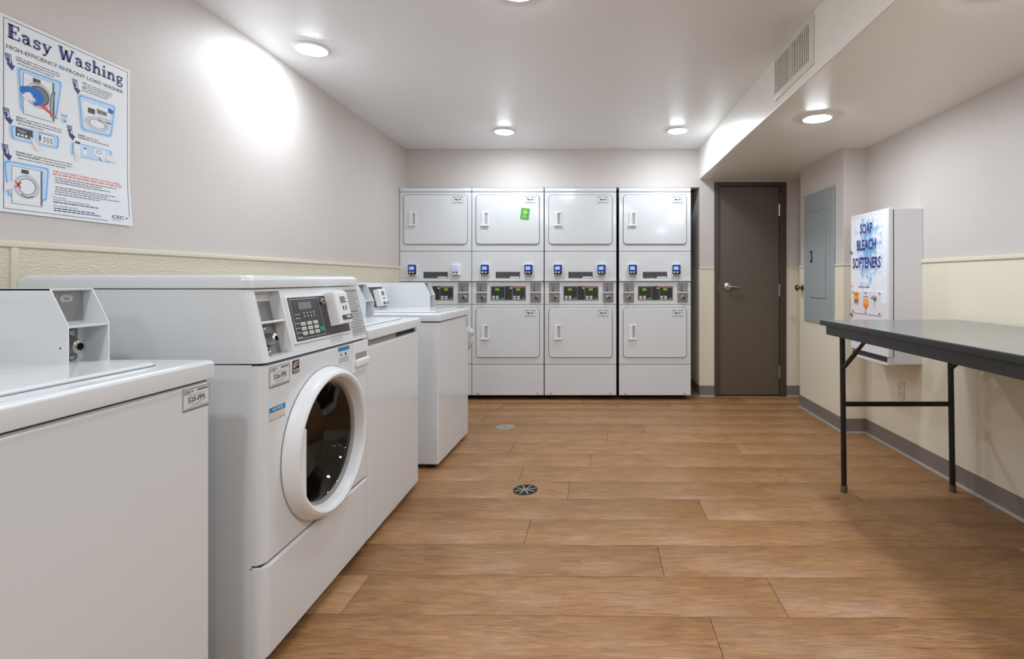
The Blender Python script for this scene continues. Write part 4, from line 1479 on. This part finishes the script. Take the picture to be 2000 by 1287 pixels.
# ------------------------------------------------------------------ soap dispenser
def make_dispenser():
    t = thing('soap_vending_machine', 'white wall cabinet lettered SOAP BLEACH SOFTENERS above the table', 'dispenser', (XR, 3.3725, 0.0), -90)
    x0, x1 = -.2275, .2275
    b = MB('cabinet_white')
    b.box(x0 + .004, x1 - .001, -.178, 0.0, .612, 1.574, bev=.004)
    b.build('cabinet', t)
    d = MB('cabinet_white')
    d.box(x0, x1, -.215, -.182, .655, 1.578, bev=.006, seg=3)
    d.box(x0 + .004, x1 - .004, -.183, -.177, .66, 1.57, 'seam')
    door = d.build('door', t)
    p = MB('splash_print')
    p.plate(x0 + .010, x1 - .012, -.36, .36 - .16, .004, -.0006, .0)
    p.build('splash_print', door, loc=(0, -.2152, 1.345), wn=False)
    y = -.2162
    for s, a, b_, z, hh in (('SOAP', -.100, .052, 1.444, .064), ('BLEACH', -.142, .094, 1.334, .066), ('SOFTENERS', -.196, .148, 1.214, .068)):
        m = MB('ink_violet')
        m.text(s, a, z, hh, y, 'ink_violet', w=b_ - a, bold=.035)
        m.dashes(a + .01, b_ - .01, z - .012, .003, y, 'ink_grey', len(s))
        m.build('lettering', door, wn=False)
    m = MB('ink_charcoal'); m.dashes(-.12, .02, 1.082, .007, y, None, 9); m.build('fine_print', door, wn=False)
    for z, c_ in ((1.326, 'steel'), (.892, 'steel')):
        l = MB('steel'); l.lathe([(0.013, 0), (0.013, 0.005), (0.010, 0.009)], (-.206, -.215, z), '-y', 18, c_, cap1=True)
        l.bar(-.209, -.203, z - .006, z + .006, -.2242, 'dark_slot'); l.build('lock', door)
    l = MB('ink_red'); l.lathe([(0.006, 0), (0.005, 0.003)], (-.206, -.215, 1.088), '-y', 12, cap1=True); l.build('indicator', door)
    a = MB('acrylic')
    a.plate(-.195, .156, .908, 1.060, .006, -.2195, -.215, .001)
    ao = a.build('selection_plate', t)
    for x in (-.183, -.02, .143):
        for z in (.920, 1.048):
            s = MB('steel'); s.lathe([(0.007, 0), (0.007, 0.003), (0.004, 0.005)], (x, -.2195, z), '-y', 12, cap1=True); s.build('screw', ao)
    s = MB('ink_amber')
    s.plate(-.172, -.108, .965, 1.050, .006, -.2202, -.2192)
    s.flat([(-.160, .975), (-.122, .975), (-.118, .998), (-.130, 1.012), (-.150, 1.010), (-.162, .996)], -.2206, 'ink_violet')
    s.disc(-.141, 1.0, .008, -.2208, 'paper'); s.bar(-.152, -.128, .979, .984, -.2208, 'paper')
    s.bar(-.164, -.116, 1.026, 1.044, -.2206, 'ink_orange')
    s.build('product_sticker', ao, wn=False)
    s = MB('ink_orange')
    s.flat([(-.050, .962), (-.020, .932), (.010, .962), (.010, 1.012), (-.050, 1.012)], -.2204)
    s.flat([(-.050, .990), (-.020, .960), (.010, .990), (.010, 1.012), (-.050, 1.012)], -.2206, 'ink_amber')
    s.dashes(-.05, .01, 1.020, .004, -.2204, 'ink_charcoal', 2)
    s.build('arrow_sticker', ao, wn=False)
    k = MB('steel'); k.lathe([(0.018, 0), (0.018, 0.004), (0.010, 0.008), (0.009, 0.018)], (.090, -.2195, 1.018), '-y', 18, cap1=True)
    k.box(.076, .104, -.243, -.236, 1.015, 1.021, bev=.002); k.build('coin_knob', ao)
    # delivery chute
    c = MB('cabinet_white')
    c.box(x0 + .004, x0 + .010, -.212, -.17, .612, .66); c.box(x1 - .012, x1 - .006, -.212, -.17, .612, .66)
    c.box(x0 + .004, x1 - .006, -.214, -.16, .606, .612, bev=.002)
    c.box(x0 + .004, x1 - .006, -.2145, -.2115, .606, .622, bev=.001)
    c.loft([[(x, -.210, .614), (x, -.160, .640), (x, -.160, .612)] for x in (x0 + .010, x1 - .012)], 'brushed_plate')
    c.box(x0 + .010, x1 - .012, -.185, -.178, .63, .656, 'ink_charcoal')
    c.build('delivery_chute', t)


make_dispenser()


# ------------------------------------------------------------------ electrical panel, knob, outlet
def make_panel():
    t = thing('breaker_panel', 'flat grey electrical panel cover on the boxed-out wall', 'electrical panel', (XC - .0045, 4.198, .78), -90)
    x = .268
    b = MB('panel_grey'); b.box(-x, x, -.012, 0, 0, 1.077, bev=.003); b.build('cover', t)
    d = MB('panel_grey'); d.box(-x + .125, x - .125, -.0165, -.011, .205, .92, bev=.002)
    do = d.build('panel_door', t)
    g = MB('seam'); g.box(-x + .122, x - .122, -.0128, -.0118, .202, .923); g.build('door_gap', do)
    l = MB('black_plastic'); l.box(-x + .142, -x + .178, -.022, -.016, .50, .595, bev=.002)
    l.box(-x + .150, -x + .170, -.026, -.021, .515, .58, 'grey_plastic', bev=.002); l.build('latch', do)


make_panel()
k = MB('old_brass')
k.lathe([(0.026, 0), (0.026, 0.004), (0.011, 0.010), (0.010, 0.028), (0.022, 0.036), (0.027, 0.048), (0.024, 0.058), (0.012, 0.062)], (0, 0, 0), '-y', 24, cap1=True)
kn = k.build('cabinet_knob')
kn.location = (XC - .0042, 4.525, 1.062); kn.rotation_euler = (0, 0, math.radians(-90))
tag(kn, 'small dull brass knob on the wall beside the grey electrical panel', 'knob')

t = thing('power_outlet', 'cream double power outlet low on the wall under the soap cabinet', 'outlet', (XR - .0042, 3.36, .407), -90)
o = MB('outlet_cream'); o.plate(-.036, .036, -.058, .058, .005, -.006, 0, .002); o.build('cover_plate', t)
for z in (-.022, .022):
    r = MB('outlet_cream'); r.plate(-.017, .017, z - .014, z + .014, .010, -.0085, -.005, .001)
    for x in (-.007, .007): r.bar(x - .0012, x + .0012, z - .002, z + .008, -.0087, 'dark_slot')
    r.disc(0, z - .008, .0026, -.0087, 'dark_slot', 10)
    r.build('receptacle', t)


# ------------------------------------------------------------------ air vent
def make_vent():
    t = thing('air_vent', 'white louvered air vent high on the soffit face', 'vent', (XS, 2.675, 2.155), -90)
    x, z1, f = .255, .238, .030
    b = MB('vent_dark'); b.box(-x + .01, x - .01, -.002, 0, .01, z1 - .01); b.build('backing', t)
    r = MB('vent_paint')
    outer = [(-x, 0), (x, 0), (x, z1), (-x, z1)]
    inner = [(-x + f, f), (x - f, f), (x - f, z1 - f), (-x + f, z1 - f)]
    mid = [(-x + .008, .008), (x - .008, .008), (x - .008, z1 - .008), (-x + .008, z1 - .008)]
    r.loft([[(p[0], 0.0, p[1]) for p in outer], [(p[0], -.006, p[1]) for p in outer], [(p[0], -.012, p[1]) for p in mid],
            [(p[0], -.014, p[1]) for p in inner], [(p[0], -.002, p[1]) for p in inner]], cap0=False, cap1=False)
    r.build('frame', t)
    n = 22
    me = None
    for i in range(n):
        xx = -x + f + .008 + i * (2 * x - 2 * f - .016) / (n - 1)
        if me is None:
            l = MB('vent_louver'); l.xf = Matrix.Rotation(math.radians(-50), 4, 'Z')
            l.box(-.0009, .0009, -.0030, .0030, f - .004, z1 - f + .004); ob = l.build('louver', t, wn=False); me = ob.data
        else:
            ob = bpy.data.objects.new('louver', me); ob.parent = t; COL.objects.link(ob)
        ob.location = (xx, -.010, 0)
    m = MB('vent_paint'); m.box(-.006, .006, -.0165, -.003, f - .004, z1 - f + .004); m.build('mullion', t)


make_vent()


# ------------------------------------------------------------------ folding table
def make_table():
    xa, xb, ya, yb, zt = 1.272, 2.030, 1.01, 2.84, 0.914
    cx, cy = (xa + xb) / 2, (ya + yb) / 2
    t = thing('folding_table', 'tall grey-topped folding table with black legs along the right wall', 'table', (cx, cy, 0), 0)
    hx, hy = (xb - xa) / 2, (yb - ya) / 2
    s = MB('table_laminate')
    s.box(-hx + .003, hx - .003, -hy + .003, hy - .003, zt - .004, zt)
    s.build('table_top', t)
    e = MB('table_edge'); e.box(-hx, hx, -hy, hy, zt - .028, zt - .002, bev=.003); e.build('edge_band', t)
    a = MB('table_edge')
    i, j, th, z0 = .012, .050, .020, .838
    a.box(-hx + i, -hx + i + th, -hy + j, hy - j, z0, zt - .027, bev=.002)
    a.box(hx - i - th, hx - i, -hy + j, hy - j, z0, zt - .027, bev=.002)
    a.box(-hx + i + th, hx - i - th, hy - j - th, hy - j, z0, zt - .027, bev=.002)
    a.box(-hx + i + th, hx - i - th, -hy + j, -hy + j + th, z0, zt - .027, bev=.002)
    a.build('apron', t)
    r = .0140
    for sy in (1, -1):
        yl = sy * (hy - .095)
        yt = sy * (hy - .075)
        xs = (-hx + .088, hx - .088)
        for x in xs:
            l = MB('leg_black')
            l.tube([(x, yt, zt - .03), (x, yl, .03)], r, 14); l.build('leg', t)
            c = MB('foot_cap'); c.lathe([(0.0145, 0.0), (0.0165, 0.004), (0.0165, 0.03), (0.0145, 0.034)], (x, yl, 0), 'z', 16, cap0=True, cap1=True); c.build('foot_cap', t)
            b = MB('leg_black')
            q = Vector((x, yl + (yt - yl) * .72, .655)); w = Vector((x, yl - sy * .235, .850))
            mid = q.lerp(w, .55)
            b.tube([q, q.lerp(w, .15), mid], [.010, .012, .012], 10); b.tube([mid.lerp(q, .08), w], .0095, 10)
            b.lathe([(0.006, -0.02), (0.006, 0.02)], tuple(mid), 'x', 10, 'steel', cap0=True, cap1=True)
            b.build('brace', t)
        br = MB('leg_black'); br.tube([(xs[0], yl + .006 * sy, .468), (xs[1], yl + .006 * sy, .468)], .0135, 14); br.build('crossbar', t)
        tb = MB('leg_black'); tb.tube([(xs[0], yt, .868), (xs[1], yt, .868)], .0125, 12); tb.build('top_bar', t)


make_table()


# ------------------------------------------------------------------ floor drains
t = thing('floor_drain', 'round dark floor drain grate with radial slots, nearer of two', 'drain', (-.351, 2.765, 0.0), 0, 'round floor drains')
r = MB('drain_iron'); r.lathe([(0.066, 0.0002), (0.066, 0.003), (0.060, 0.0036), (0.056, 0.003), (0.056, 0.0012)], (0, 0, 0), 'z', 40); r.build('rim', t)
r = MB('dark_slot'); r.lathe([(0.058, 0.0008), (0.001, 0.0008)], (0, 0, 0), 'z', 32, cap1=True); r.build('sump', t, wn=False)
r = MB('drain_steel')
for rad in (.016, .029, .042):
    r.lathe([(rad - .0028, 0.001), (rad - .0028, 0.003), (rad + .0028, 0.003), (rad + .0028, 0.001)], (0, 0, 0), 'z', 32, 'drain_iron')
for i in range(4):
    a = math.radians(20 + i * 45)
    r.xf = Matrix.Rotation(a, 4, 'Z'); r.box(-.057, .057, -.0035, .0035, .001, .0034)
r.xf = Matrix.Identity(4)
r.lathe([(0.009, 0.001), (0.009, 0.004), (0.004, 0.0044)], (0, 0, 0), 'z', 16, 'steel', cap1=True)
r.build('grate', t)
t = thing('floor_drain', 'round plain grey cleanout cover in the floor near the dryers', 'drain', (-.654, 3.94, 0.0), 0, 'round floor drains')
r = MB('drain_steel'); r.lathe([(0.072, 0.0002), (0.072, 0.002), (0.068, 0.003), (0.010, 0.0032)], (0, 0, 0), 'z', 40, cap1=True); r.build('cover', t)
r = MB('drain_iron'); r.lathe([(0.008, 0.003), (0.008, 0.0042), (0.005, 0.0045)], (0, 0, 0), 'z', 12, cap1=True); r.build('screw', t)
